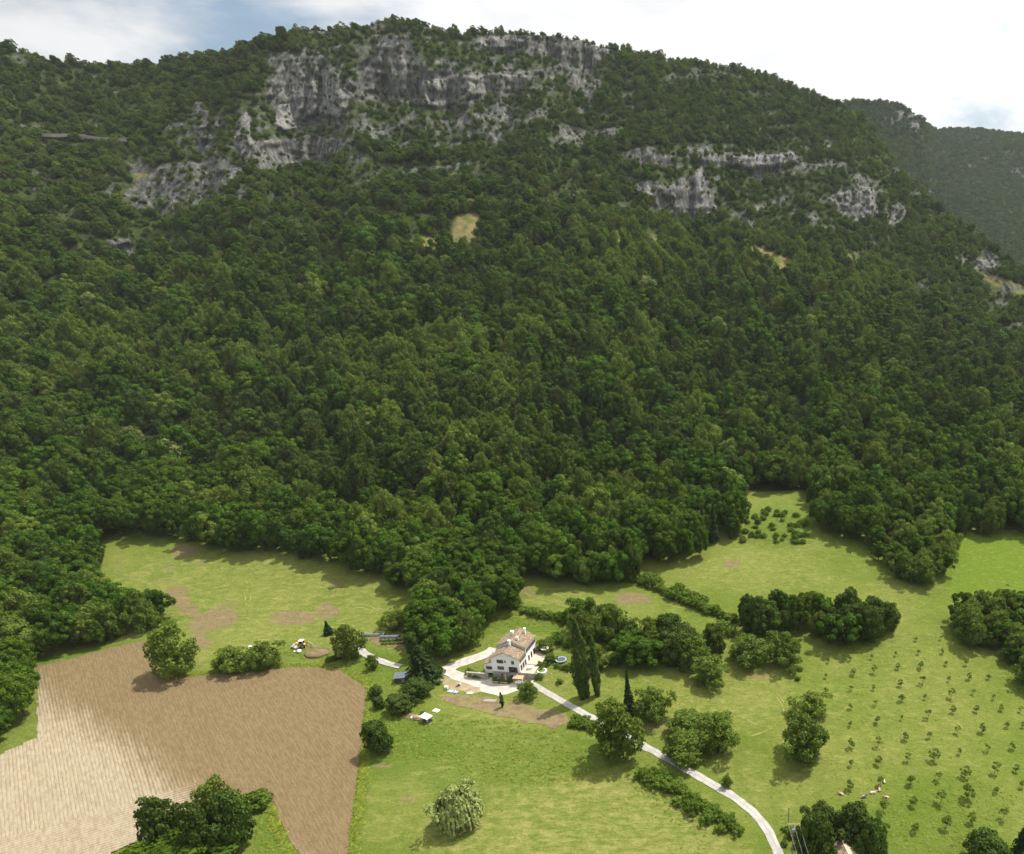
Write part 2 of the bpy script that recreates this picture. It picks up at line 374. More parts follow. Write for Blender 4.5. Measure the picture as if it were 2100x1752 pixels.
def mountain(name, px, foot, ridge, ridgeY, footY, nrow, cliffs, seed, label, back=True):
    nc = len(px); F = foot; Rr = ridge
    s = np.linspace(0, 1, nrow)[:, None]
    row = F[None, :]+(Rr-F)[None, :]*s; pxx = np.broadcast_to(px[None, :], row.shape)
    wob = 20*fbm(pxx/30, row/30, 0, seed+50, 5, .6); wob2 = 16*fbm(pxx/30, row/22, 9, seed+51, 5, .6)
    rock = np.zeros_like(row)
    for poly, k in cliffs:
        xs = [p[0] for p in poly]; ys = [p[1] for p in poly]
        m = (pxx > min(xs)-25) & (pxx < max(xs)+25) & (row > min(ys)-25) & (row < max(ys)+25)
        d = polydist(pxx[m]+wob[m], row[m]+wob2[m], poly)
        rock[m] = np.maximum(rock[m], k*sst(-6, 9, d))
    pale = np.zeros_like(row)
    for poly in (PILLARS if cliffs is CLIFFS else []):
        m = (np.abs(pxx-poly[0][0]) < 260) & (np.abs(row-poly[0][1]) < 140); pale[m] = np.maximum(pale[m], sst(-4, 5, polydist(pxx[m]+wob[m]*.35, row[m]+wob2[m]*.35, poly)))
    rock = np.maximum(rock, pale)
    ledge = fbm(pxx/16, row/9, 3, seed+7, 4)                       # ledges and gullies that carry bushes
    rockm = np.clip(rock*1.25+0.55*np.minimum(ledge, 0.35)*np.where(rock > .02, 1, 0), 0, 1)*(rock > .02)
    up = sst(0.45, 0.75, s)*0.62*sst(0.12, 0.5, fbm(pxx/46, row/13, 1, seed+9, 5, .6)+0.1)  # thin outcrops on the high slopes
    cl = np.clip(rock, 0, 1)
    kw = np.hanning(31); kw /= kw.sum(); clb = np.apply_along_axis(lambda a: np.convolve(np.pad(a, 15, mode='edge'), kw, 'valid'), 1, cl)
    w = (1.30-0.42*s)*(1-0.80*clb)*(1-0.45*up)*(1+0.35*fbm(pxx/140, row/40, 0, seed+13, 3))
    G = np.concatenate([np.zeros((1, nc)), np.cumsum(w, 0)[:-1]], 0); G /= G[-1:]
    lnY = np.log(footY)[None, :]+(np.log(ridgeY)-np.log(footY))[None, :]*G
    Y = np.exp(lnY)
    tx, tz = rayt(pxx, row)
    X = tx*Y; Z = CAMZ+tz*Y
    env = sst(0.02, 0.2, s)
    spur = 1-2*np.abs(fbm(X/150+0.3*vnoise(X/90, Z/90, 0, seed), Z/420, 0, seed+21, 4))   # spurs and gullies running downhill
    dY = env*(-34*(spur-0.6)*(1-0.35*s)-7*fbm(X/38, Z/90, Y/200, seed+22, 4))
    rib = 1-2*np.abs(fbm(X/17, Z/70, 0, seed+31, 3)); rib2 = 1-2*np.abs(fbm(X/6.0, Z/16, 0, seed+32, 3)); bed = fbm(X/60, Z/5.0, 0, seed+33, 3)
    dY = dY+cl*(-13*(rib-.5)-5.0*(rib2-.5)-3.0*bed)+up*(-5*(rib2-.5))-5*pale*env
    Y = Y+dY
    X = tx*Y; Z = CAMZ+tz*Y
    if back:   # the far side of the ridge falls away
        ext = np.array([6, 25, 70, 180, 400.])[:, None]; drop = np.array([1, 8, 34, 110, 260.])[:, None]
        Yb = Y[-1:]+ext; Xb = X[-1:]*(Yb/Y[-1:]); Zb = Z[-1:]-drop
        X = np.concatenate([X, Xb]); Y = np.concatenate([Y, Yb]); Z = np.concatenate([Z, Zb])
        pale = np.concatenate([pale, np.zeros((5, nc))]); rockm = np.concatenate([rockm, np.zeros((5, nc))]); up = np.concatenate([up, np.zeros((5, nc))])
        pxx = np.concatenate([pxx, np.broadcast_to(px[None], (5, nc))]); row = np.concatenate([row, np.broadcast_to(Rr[None]+40, (5, nc))]); cl = np.concatenate([cl, np.zeros((5, nc))])
    clear = np.zeros_like(row)
    if cliffs:
        for poly in CLEAR:
            m = (np.abs(pxx-poly[0][0]) < 190) & (np.abs(row-poly[0][1]) < 120)
            clear[m] = np.maximum(clear[m], sst(-5, 5, polydist(pxx[m]+wob.max()*0.2, row[m], poly)))
    nr = X.shape[0]
    me = mesh_np(name, np.stack([X, Y, Z], -1).reshape(-1, 3), grid_faces(nr, nc), True)
    fattr(me, 'rock', np.clip(rockm+up*0.8, 0, 1)); fattr(me, 'clear', clear); fattr(me, 'fresh', pale)
    o = link(name, me, None, MAT_MOUNT); tag(o, label, 'mountain', None, 'structure')
    return dict(X=X, Y=Y, Z=Z, rock=np.clip(rockm+up*0.9, 0, 1), cl=cl, clear=clear, px=pxx, row=row, nreal=nrow)

# rock, bushes and thin grass on the mountain
s = NT('mountain_ground'); p = s.pos()
pv = s.map(p, (1, 1, 0.22)); n_a = s.noise(pv, 0.09, 8, 0.62); n_b = s.noise(pv, 0.5, 6, 0.65); n_c = s.noise(s.map(p, (1, 1, 0.05)), 0.30, 6, 0.62); n_h = s.noise(s.map(p, (.12, .12, 1)), 0.30, 4, 0.6)
rk = s.mix(s.rng(n_a, .36, .66), (0.075, 0.078, 0.075), (0.215, 0.21, 0.19))
rk = s.mix(s.rng(n_b, .38, .62, 0, .75), rk, (0.075, 0.08, 0.08))
rk = s.mix(s.rng(n_c, .50, .64, 0, .75), rk, (0.34, 0.32, 0.27))
rk = s.mix(s.rng(n_c, .47, .36, 0, .7), rk, (0.045, 0.05, 0.05))
rk = s.mix(s.rng(n_h, .58, .66, 0, .4), rk, (0.05, 0.06, 0.05))
gr = s.mix(s.rng(s.noise(p, 0.12, 6, .65), .35, .65), (0.026, 0.040, 0.010), (0.060, 0.080, 0.020))
cg = s.mix(s.rng(s.noise(p, 0.10, 6, .6), .40, .60), (0.125, 0.15, 0.03), (0.24, 0.185, 0.09))
base = s.mix(s.attr('clear'), gr, cg)
fr = s.mix(s.rng(n_c, .36, .60), (0.11, 0.11, 0.105), (0.29, 0.283, 0.26)); fr = s.mix(s.rng(n_b, .45, .7, 0, .55), fr, (0.12, 0.12, 0.115))
rk = s.mix(s.rng(s.attr('rock'), .30, .95, .75, .15), rk, (0.080, 0.085, 0.072))
rk = s.mix(s.attr('fresh'), rk, fr)
ra = s.rng(s.math('ADD', s.attr('rock'), s.math('MULTIPLY', s.math('SUBTRACT', s.noise(p, 0.22, 6, .7), 0.5), 0.9)), .33, .55)
s.bsdf(s.mix(ra, base, rk), 0.95, 0.1, s.bump(s.noise(s.map(p, (1, 1, .4)), 0.7, 8, .7), 0.9, 2.2)); MAT_MOUNT = s.m

px = np.concatenate([np.arange(-1100, -300, 12.0), np.arange(-300, 2400, 4.4), np.arange(2400, 2760, 9.0)])
foot = smooth1(spline_rows(FOOT, px), 10); ridge = spline_rows(RIDGE, px)
ridge = smooth1(ridge, 2)+2.2*fbm(px/14, 0*px, 0, 77, 3)
_, fY, _ = land(px, foot)
M1 = mountain('mountain', px, foot, ridge, smooth1(spline_rows(RIDGEY, px), 14), fY, 330, CLIFFS, 100, 'steep wooded mountain with grey limestone cliffs above the valley')
px2 = np.arange(1560, 2980, 6.5)
RIDGE2 = [(1560, 300), (1700, 218), (1745, 212), (1790, 209), (1830, 214), (1870, 232), (1893, 247), (1910, 268), (1960, 268), (2000, 266), (2040, 272), (2100, 278), (2200, 300), (2400, 330), (2980, 400)]
CL2 = [([(1830, 225), (1880, 240), (1898, 262), (1870, 268), (1845, 250)], .8), ([(1985, 330), (2010, 340), (2020, 365), (1995, 360)], .7)]
M2 = mountain('far_mountain', px2, np.full(len(px2), 760.0), smooth1(spline_rows(RIDGE2, px2), 2)+2.0*fbm(px2/20, 0*px2, 0, 78, 3),
              np.interp(px2, [1560, 1800, 1895, 1910, 2980], [1750, 1750, 1800, 2250, 2250]), np.full(len(px2), 1050.0), 130, CL2, 300, 'hazy far wooded mountain rising behind the shoulder of the cliff mountain')

# ---- valley floor, one sheet with patches of lush, dry and bare ground
def axis(lo, a, b, hi, st):
    c = list(np.arange(a, b+.01, st)); v = a; g = st
    L = []
    while v > lo: g *= 1.35; v -= g; L.append(max(v, lo))
    v = b; g = st; H = []
    while v < hi: g *= 1.35; v += g; H.append(min(v, hi))
    return np.array(L[::-1]+c+H)
gx = axis(-2600, -380, 170, 2600, 1.25); gy = axis(-700, 92, 392, 2600, 1.25)
GX, GY = np.meshgrid(gx, gy); GZ = zv(GX, GY)
GPX, GPY = to_sheet(GX, GY, GZ)
inF = (GY > 80) & (GY < 460)
def ell(L):
    m = np.zeros(GX.shape)
    wx = GPX+14*fbm(GX/9, GY/9, 0, 41, 3); wy = GPY+8*fbm(GX/9, GY/9, 5, 42, 3)
    for cx, cy, rx, ry, ang, st in L:
        a = R(ang); dx, dy = wx-cx, wy-cy
        u = (dx*math.cos(a)+dy*math.sin(a))/rx; v = (-dx*math.sin(a)+dy*math.cos(a))/ry
        m = np.maximum(m, st*(1-sst(.72, 1.15, np.hypot(u, v))))
    return m*inF
def polym(poly, soft=4):
    m = np.zeros(GX.shape); m[inF] = sst(-soft, soft, polydist(GPX[inF]+5*fbm(GX[inF]/6, GY[inF]/6, 0, 43, 2), GPY[inF], poly)); return m
BARE = [(378, 1130, 34, 13, 0, .8), (352, 1165, 20, 7, 0, .7), (243, 1160, 9, 24, 8, .55), (410, 1160, 18, 6, 0, .55), (365, 1225, 30, 26, 30, .95), (393, 1250, 22, 18, 20, .9),
        (440, 1272, 62, 26, -10, .9), (412, 1310, 24, 26, 10, .9), (600, 1268, 58, 20, -3, .95), (676, 1252, 26, 17, -10, .9), (688, 1194, 20, 9, 0, .7), (475, 1243, 26, 10, -12, .6), (330, 1192, 40, 6, 0, .5),
        (1300, 1228, 44, 13, 0, .9), (1082, 1210, 26, 14, 20, .7), (1502, 1155, 25, 9, 0, .85), (1555, 1385, 28, 9, 0, .75), (1340, 1490, 34, 15, 0, .55), (1590, 1415, 20, 14, 40, .5),
        (785, 1575, 22, 10, 0, .5), (835, 1640, 28, 10, -8, .6), (745, 1640, 16, 30, 0, .35), (1040, 1318, 30, 12, -30, .7), (650, 1330, 52, 8, 0, .8), (1650, 1128, 50, 6, 0, .4), (1060, 1290, 10, 6, 0, .3), (850, 1600, 16, 5, 0, .4), (775, 1700, 18, 8, 0, .3), (1880, 1580, 20, 6, 0, .25)]
DRY = [(520, 1230, 330, 110, 4, .55), (380, 1345, 60, 30, 0, .6), (1140, 1690, 330, 110, -4, .75), (960, 1600, 200, 60, -12, .35), (1480, 1440, 150, 80, -10, .55), (1550, 1170, 160, 50, 0, .5), (1250, 1400, 90, 50, 0, .35), (1130, 1395, 60, 40, 0, .35), (1100, 1235, 170, 40, 6, .5),
       (1190, 1725, 220, 60, 0, 1.0), (1000, 1500, 150, 45, 14, .45), (1080, 1530, 140, 40, 8, .3), (930, 1430, 70, 14, 8, .6), (1560, 1600, 120, 60, 20, .45), (1700, 1500, 120, 90, 0, .3), (1780, 1340, 120, 60, 0, .35), (1850, 1460, 160, 120, 0, .35), (820, 1690, 100, 40, -10, .45), (1830, 1230, 60, 60, 30, .25)]
LUSH = [(850, 1500, 110, 60, 10, .9), (740, 1580, 12, 120, 4, .8), (1030, 1560, 150, 50, 8, .5), (960, 1275, 150, 30, 0, .6), (1120, 1270, 110, 30, 0, .7), (800, 1400, 90, 40, 20, .6), (700, 1345, 150, 14, 4, .7), (1380, 1640, 120, 40, 38, .7), (1900, 1700, 170, 60, 0, .55), (560, 1700, 40, 60, 30, .7), (150, 1345, 150, 14, -10, .6), (400, 1112, 200, 10, 2, .6), (1600, 1080, 100, 45, 0, .6), (1960, 1640, 120, 50, 0, .3), (1960, 1750, 200, 40, 0, .5), (740, 1660, 10, 90, 4, .8), (330, 1330, 30, 40, 0, .5)]
bare = ell(BARE); dry = ell(DRY); lush = ell(LUSH)
lush = np.maximum(lush, .85*polym([(903, 1500), (960, 1472), (1100, 1500), (1232, 1515), (1226, 1555), (1100, 1600), (960, 1640), (900, 1660), (884, 1600)], 6)); lush = np.maximum(lush, .7*polym([(760, 1480), (900, 1450), (940, 1490), (890, 1600), (760, 1600)], 8)); lush = np.maximum(lush, .9*polym([(900, 1664), (960, 1642), (1100, 1602), (1300, 1556), (1304, 1562), (1100, 1612), (960, 1654), (905, 1676)], 3))
dry = np.maximum(dry, .95*polym([(985, 1660), (1250, 1580), (1330, 1600), (1420, 1650), (1560, 1760), (900, 1760)], 14))
LAWN = [(1945, 1098), (2300, 1105), (2300, 1235), (2080, 1225), (2000, 1232), (1950, 1215), (1925, 1190), (1945, 1150)]
lawn = polym(LAWN, 3)
far_wood = sst(395, 430, GY)
me = mesh_np('ground', np.stack([GX, GY, GZ], -1).reshape(-1, 3), grid_faces(*GX.shape), True)
for nm, a in (('bare', bare), ('dry', dry), ('lush', lush), ('lawn', lawn)): fattr(me, nm, a)
s = NT('meadow'); p = s.pos()
nl = s.noise(p, 0.035, 5, .6); nm_ = s.noise(s.map(p, (1, 1.6, 1)), 0.28, 6, .65); nf = s.noise(s.map(p, (1, 1.9, 1)), 1.5, 5, .7); nw = s.noise(s.map(p, (0.35, 2.4, 1), (0, 0, .12)), 0.55, 4, .6, .6)
g = s.mix(s.rng(nl, .35, .65), (0.122, 0.165, 0.022), (0.168, 0.196, 0.037))
g = s.mix(s.math('MULTIPLY', s.attr('lush'), s.rng(nm_, .25, .6, .45, 1)), g, (0.084, 0.140, 0.013))
dn = s.math('MULTIPLY', s.attr('dry'), s.rng(s.math('ADD', s.math('MULTIPLY', nm_, .6), s.math('MULTIPLY', nw, .4)), .36, .64))
g = s.mix(dn, g, (0.260, 0.255, 0.075))
g = s.mix(s.attr('lawn'), g, (0.122, 0.182, 0.017))
bn = s.rng(s.math('ADD', s.attr('bare'), s.math('MULTIPLY', s.math('SUBTRACT', s.math('ADD', s.math('MULTIPLY', nw, .6), s.math('MULTIPLY', nm_, .4)), .5), 2.6)), .22, .95)
g = s.mix(s.math('MULTIPLY', bn, s.rng(s.attr('bare'), 0.02, 0.15)), g, s.mix(s.rng(nf, .35, .65), (0.165, 0.120, 0.060), (0.27, 0.20, 0.108)))
g = s.mix(s.rng(nf, .42, .68, 0, .55), g, s.mix(.5, g, (0.05, 0.085, 0.012)))
ng = s.noise(s.map(p, (1, 1.5, 1)), .75, 5, .7)
g = s.mix(s.rng(ng, .48, .68, 0, .6), g, s.mix(.6, g, (0.04, 0.075, 0.008)))
g = s.mix(s.rng(nm_, .50, .70, 0, .32), g, s.mix(.5, g, (0.42, 0.40, 0.13)))
s.bsdf(g, 0.95, 0.1, s.bump(s.math('ADD', nf, s.math('ADD', s.math('MULTIPLY', nm_, 1.5), ng)), 1.0, 0.42)); MAT_MEADOW = s.m
ground = tag(link('ground', me, None, MAT_MEADOW), 'green valley meadow of mown and rough grass below the mountain', 'meadow', None, 'structure')

# ------------------------------------------------------------------ tree prototypes (metres, foot at the origin)
def leaves(P, N, size, asp=1.0, up=None):
    """leaf-sized quads at P facing N"""
    n = len(P); N = N/np.linalg.norm(N, axis=1, keepdims=True)
    a = RNG.normal(size=(n, 3)) if up is None else np.broadcast_to(np.asarray(up, float), (n, 3))+RNG.normal(size=(n, 3))*0.25
    t = np.cross(N, a); t /= np.linalg.norm(t, axis=1, keepdims=True)+1e-9; b = np.cross(N, t)
    sz = (size*RNG.uniform(.65, 1.35, n))[:, None]*0.5
    t = t*sz; b = b*sz*asp; k = N*sz*0.35
    V = np.stack([P-t-b*.6, P+t*.9-b+k, P+t+b*.7, P-t*.8+b+k], 1).reshape(-1, 3)
    return V, np.arange(4*n).reshape(-1, 4)
def clumps(C, rad, ncl, n_leaf, size, centre, jit=0.5, squash=0.85, asp=1.0):
    Vs = []; Fs = []; off = 0
    for c, r in zip(C, rad):
        n = max(6, int(n_leaf*(r/np.mean(rad))**2))
        d = RNG.normal(size=(n, 3)); d /= np.linalg.norm(d, axis=1, keepdims=True)
        out = (c-centre); out = out/(np.linalg.norm(out)+1e-6)
        d = d+out*0.55+np.array([0, 0, .35]); d /= np.linalg.norm(d, axis=1, keepdims=True)
        P = c+d*r*(RNG.uniform(.55, 1.05, n)[:, None])*np.array([1, 1, squash])
        N = d+RNG.normal(size=(n, 3))*jit+np.array([0, 0, .12])
        V, F = leaves(P, N, size, asp); Vs.append(V); Fs.append(F+off); off += len(V)
    return np.concatenate(Vs), np.concatenate(Fs)
def crown_round(H, Wd, z0, n, n_leaf, size, skew=0.0, lob=0.3, cr=(.13, .22), top=0.62, jit=.5):
    """uneven broadleaf crown: clumps of leaves over a lobed outline"""
    ph = RNG.uniform(0, 6.28, 6); C = []; rad = []; zm = z0+(H-z0)*.44
    for i in range(n):
        t = (i+RNG.uniform(.1, .9))/n; az = i*2.39996+RNG.uniform(-.4, .4)
        zr = 1-1.86*t; prof = max(.02, 1-zr*zr)**.5                  # dome from the top down to the skirt
        if zr < 0: prof = max(prof, .80+.12*zr)
        l = 1+lob*math.sin(2*az+ph[0])*.5+lob*math.sin(3*az+ph[1]+2*zr)*.45+lob*.5*math.sin(5*az+ph[2]-3*zr)
        q = RNG.uniform(.66, .92); rr = Wd/2*prof*l*q*(.92+.08*top)
        z = zm+zr*q*((H-zm) if zr > 0 else (zm-z0))*(1+.12*math.sin(3*az+ph[3]))
        C.append((rr*math.cos(az)+skew*zr*.5, rr*math.sin(az), z)); rad.append(Wd*RNG.uniform(*cr))
    for i in range(max(3, n//5)):                                   # inner clumps close the view through the crown
        az = RNG.uniform(0, 6.28); q = RNG.uniform(0, .42)*Wd/2
        C.append((q*math.cos(az), q*math.sin(az), z0+(H-z0)*RNG.uniform(.15, .8))); rad.append(Wd*.2)
    C = np.array(C); rad = np.array(rad)
    return clumps(C, rad, n, n_leaf, size, np.array([0, 0, z0+(H-z0)*.42]), jit)
def crown_column(H, Wd, z0, n, n_leaf, size, power=.7):
    C = []; rad = []
    for i in range(n):
        t = (i+RNG.uniform(0, 1))/n; az = i*2.39996
        prof = (math.sin(math.pi*(0.06+.94*t)**power))**.5*(1-.10*t)*(.55+.45*float(sst(0, .3, t)))+.03
        rr = Wd/2*prof*RNG.uniform(.30, .92)*(1+.3*math.sin(3*az+9*t))
        C.append((rr*math.cos(az), rr*math.sin(az), z0+(H-z0)*(t*.93))); rad.append(Wd*RNG.uniform(.10, .22)*(1-.45*t))
    return clumps(np.array(C), np.array(rad), n, n_leaf, size, np.array([0, 0, H*.4]), .4, 1.6, 1.2)
def crown_conifer(H, Wd, z0, levels, per, n_leaf, size, droop=.25, power=.85):
    Ps = []; Ns = []
    for k in range(levels):
        t = (k+.5)/levels; L = Wd/2*((1-t)**power)*RNG.uniform(.82, 1.1)+.12
        for j in range(per):
            az = 6.283*(j+RNG.uniform(0, .7))/per+k*1.1; l = L*RNG.uniform(.7, 1.08)
            n = max(3, int(n_leaf*(l/(Wd/2))+2)); u = np.sqrt(RNG.uniform(.02, 1, n))
            sp = (RNG.uniform(-1, 1, n))*l*.20*(1.15-u)
            x = np.cos(az)*u*l-np.sin(az)*sp; y = np.sin(az)*u*l+np.cos(az)*sp
            z = z0+(H-z0)*(.01+t*.97)-droop*l*u**1.5+RNG.uniform(-.1, .1, n)
            Ps.append(np.stack([x, y, z], 1)); Ns.append(np.stack([np.cos(az)*np.full(n, .55), np.sin(az)*np.full(n, .55), np.full(n, .8)], 1)+RNG.normal(size=(n, 3))*.35)
    return leaves(np.concatenate(Ps), np.concatenate(Ns), size, 1.3)
def crown_willow(H, Wd, z0, n, n_leaf, size):
    V1, F1 = crown_round(H, Wd, z0, n, n_leaf, size, lob=.55, cr=(.11, .17))
    Ps = []; Ns = []
    for i in range(260):                                            # hanging tresses
        az = RNG.uniform(0, 6.28); q = Wd/2*math.sqrt(RNG.uniform(.15, 1)); zt = z0+(H-z0)*(.95-.45*(q/(Wd/2))**2)*RNG.uniform(.75, 1); L = RNG.uniform(.15, .4)*H
        m = 14; u = np.linspace(0, 1, m)
        Ps.append(np.stack([np.cos(az)*(q+.5*u)+RNG.normal(size=m)*.08, np.sin(az)*(q+.5*u)+RNG.normal(size=m)*.08, np.maximum(zt-L*u, .3)], 1))
        Ns.append(np.stack([np.full(m, math.cos(az)), np.full(m, math.sin(az)), np.full(m, .4)], 1)+RNG.normal(size=(m, 3))*.3)
    V2, F2 = leaves(np.concatenate(Ps), np.concatenate(Ns), size*.9, 1.6, (0, 0, 1))
    return np.concatenate([V1, V2]), np.concatenate([F1, F2+len(V1)])
def trunk_mesh(name, H, r, limbs=6, spread=2.5, top=.75, lean=0.0):
    b = MB(); pts = [Vector((0, 0, -.6)), Vector((lean*.2, .05, H*.2)), Vector((lean*.6, -.06, H*.45)), Vector((lean, .05, H*top))]; rr = [r*1.25, r, r*.72, r*.28]
    for i in range(3): b.tube(pts[i], pts[i+1], rr[i], rr[i+1], 7)
    for k in range(limbs):
        t = .25+.6*k/max(1, limbs); base = Vector((lean*t*.8, 0, H*top*t)); az = k*2.4
        end = base+Vector((math.cos(az)*spread, math.sin(az)*spread, spread*.75)); b.tube(base, end, r*.42*(1-.4*t), r*.1, 5)
    me = bpy.data.meshes.new(name); me.from_pydata(b.v, [], b.f); me.update(); me.materials.append(BARK); return me
PROTO = {}
def proto(kind, VF, mat, trunk, H, Wd):
    me = mesh_np('crown_'+kind, *VF); me.materials.append(mat); PROTO[kind] = (me, trunk, H, Wd)
for k in range(6):
    H, Wd = 12.0, 8.4
    proto('broad%d' % k, crown_round(H, Wd, [2.6, 2.2, 3.0, 2.8, 2.0, 3.2][k], [36, 30, 40, 32, 34, 28][k], 165, [.38, .42, .34, .38, .38, .44][k], skew=[0, .5, -.4, .3, 0, -.3][k], lob=[.35, .6, .3, .7, .45, .8][k], cr=(.11, .24), top=[.62, .7, .55, .62, .78, .5][k], jit=.33), L_BROAD, trunk_mesh('trunk', H, .26, 7, 2.3), H, Wd)
for k in range(2):
    proto('dark%d' % k, crown_round(10, 9, .2, 62, 85, .42, lob=[.4, .55][k], cr=(.08, .20), top=.6), L_DARK, trunk_mesh('trunk', 10, .28, 7, 2.4), 10, 9)
for k in range(3):
    proto('light%d' % k, crown_round(9, 8.5, .2, 66, 78, .34, lob=[.5, .65, .8][k], cr=(.06, .19), top=.58, jit=.65), L_LIGHT, trunk_mesh('trunk', 9, .2, 7, 2.2), 9, 8.5)
proto('flower', crown_round(12, 8.4, 1.2, 44, 80, .48, lob=.3), L_FLOWER, trunk_mesh('trunk', 12, .25), 12, 8.4)
for k in range(2):
    proto('poplar%d' % k, crown_column(30, 7.5, .6, 230, 62, .40), L_POPLAR, trunk_mesh('trunk', 30, .4, 4, 1.2, .9), 30, 7.5)
proto('cypress', crown_column(6.6, 1.3, .4, 60, 26, .16, .9), L_CONIFER, trunk_mesh('trunk', 6.6, .08, 0, 0, .8), 6.6, 1.3)
proto('spruce', crown_conifer(15, 11, .6, 26, 10, 26, .42, .22, .75), L_CONIFER, trunk_mesh('trunk', 15, .3, 0, 0, .97), 15, 11)
proto('fir', crown_conifer(14, 5, .6, 30, 8, 16, .34, .15, 1.25), L_CONIFER, trunk_mesh('trunk', 14, .2, 0, 0, .97), 14, 5)
proto('willow', crown_willow(11, 9.5, .8, 30, 46, .42), L_WILLOW, trunk_mesh('trunk', 11, .28, 7, 2.6), 11, 9.5)
for k in range(4):
    n = [9, 12, 8, 14][k]; C = []; 
    for i in range(n):
        az = i*2.4; q = RNG.uniform(.25, .95); C.append((q*math.cos(az), q*math.sin(az), 1.5+1.6*RNG.uniform(0, 1)*(1.2-q*.5)))
    proto('sapling%d' % k, clumps(np.array(C), RNG.uniform(.34, .58, n), n, 60, .17, np.array([0, 0, 2.0]), .8), L_LIGHT, trunk_mesh('trunk', 3.0, .05, 6, .7), 3.2, 2.2)
for k in range(3):
    proto('bush%d' % k, crown_round(2.2, 3.2, 0, 22, 60, .22, lob=.4, cr=(.14, .22), top=.5), L_BUSH, trunk_mesh('trunk', 1.6, .06, 5, .7), 2.2, 3.2)
for k in range(2):
    proto('scrub%d' % k, crown_round(4.5, 5.0, 0, 20, 50, .36, lob=.5, cr=(.14, .24), top=.5), L_SCRUB, trunk_mesh('trunk', 3.5, .1, 4, 1), 4.5, 5.0)
def plant_tree(kind, loc, h, w, rz, label, cat='tree', group=None, name='broadleaf_tree'):
    me, tr, H, Wd = PROTO[kind]
    e = empty(name, loc, rz, label, cat, group); e.scale = (w/Wd, w/Wd, h/H)
    link('crown', me, e); link('trunk', tr, e); return e
# ------------------------------------------------------------------ woods
def cells(X, Y, cell, taken=None):
    """thin candidate points to one per jittered cell"""
    k = np.floor(X/cell).astype(np.int64)*100003+np.floor(Y/cell).astype(np.int64)
    _, i = np.unique(k, return_index=True); i.sort(); return i
def scatter_mountain(M, cell_lo, cell_hi, pxlo, pxhi, n_try, seed):
    r = np.random.default_rng(seed); X, Y, Z = M['X'], M['Y'], M['Z']
    nr, nc = X.shape; jr = min(nr-1, M['nreal']+2)
    q = [slice(0, jr-1), slice(1, jr)]
    P = np.stack([X, Y], -1)[:jr]; a = P[1:, :-1]-P[:-1, :-1]; b = P[:-1, 1:]-P[:-1, :-1]
    A = np.abs(a[..., 0]*b[..., 1]-a[..., 1]*b[..., 0])
    A = A+0.25*np.abs(np.diff(Z[:jr], axis=0)[:, :-1])*np.abs(np.diff(X[:jr], axis=1)[:-1])
    A = A*((M['px'][:jr-1, :-1] > pxlo) & (M['px'][:jr-1, :-1] < pxhi))
    A[:2] = 0
    i = r.choice(A.size, n_try, p=(A/A.sum()).ravel()); ri, ci = i//A.shape[1], i % A.shape[1]
    u, v = r.random(n_try), r.random(n_try)
    def bil(G): return (G[ri, ci]*(1-u)*(1-v)+G[ri+1, ci]*u*(1-v)+G[ri, ci+1]*(1-u)*v+G[ri+1, ci+1]*u*v)
    x, y, z = bil(X), bil(Y), bil(Z); rock, cle, px_, row = bil(M['rock']), bil(M['clear']), bil(M['px']), bil(M['row'])
    s = ri/float(M['nreal'])
    cell = cell_lo+(cell_hi-cell_lo)*sst(.45, .8, s)
    keep = np.zeros(n_try, bool)
    for lo, hi in ((0, .5), (.5, .65), (.65, .8), (.8, 2)):
        m = np.where((s >= lo) & (s < hi))[0]
        if len(m): keep[m[cells(x[m], y[m]+0.35*z[m], float(cell[m].mean()))]] = True
    h = r.random(n_try)
    keep &= ~(cle > .35)
    if n_try > 100000:
        for poly in CLEAR: keep &= ~inpoly(px_, row-13, poly)
    return dict(x=x, y=y, z=z, rock=rock, s=s, px=px_, row=row, k=keep, h=h)
pts = []            # x, y, z, width, height, prototype
f1 = scatter_mountain(M1, 7.3, 5.0, -620, 2420, 400000, 5)
r5 = np.random.default_rng(6)
PN = fbm(f1['x']/70, f1['y']/70, 0, 201, 3); PN2 = fbm(f1['x']/60, f1['y']/60, 5, 203, 3)
SUN_AND_SHRUB = np.array([inpoly(f1['px'], f1['row'], q) for q in ([(1180, 430), (1480, 455), (1760, 540), (1980, 600), (1800, 640), (1500, 620), (1250, 560)], [(560, 720), (900, 700), (1120, 820), (1080, 1000), (820, 960), (600, 860)], [(245, 450), (300, 450), (395, 482), (340, 512), (262, 500)])])  # sunlit slopes put into paler tree kinds; the last outline is bright shrubs
KINDS = ['broad0', 'broad1', 'broad2', 'broad3', 'broad4', 'broad5', 'light0', 'light1', 'light2', 'dark0', 'dark1', 'flower', 'scrub0', 'scrub1', 'fir']
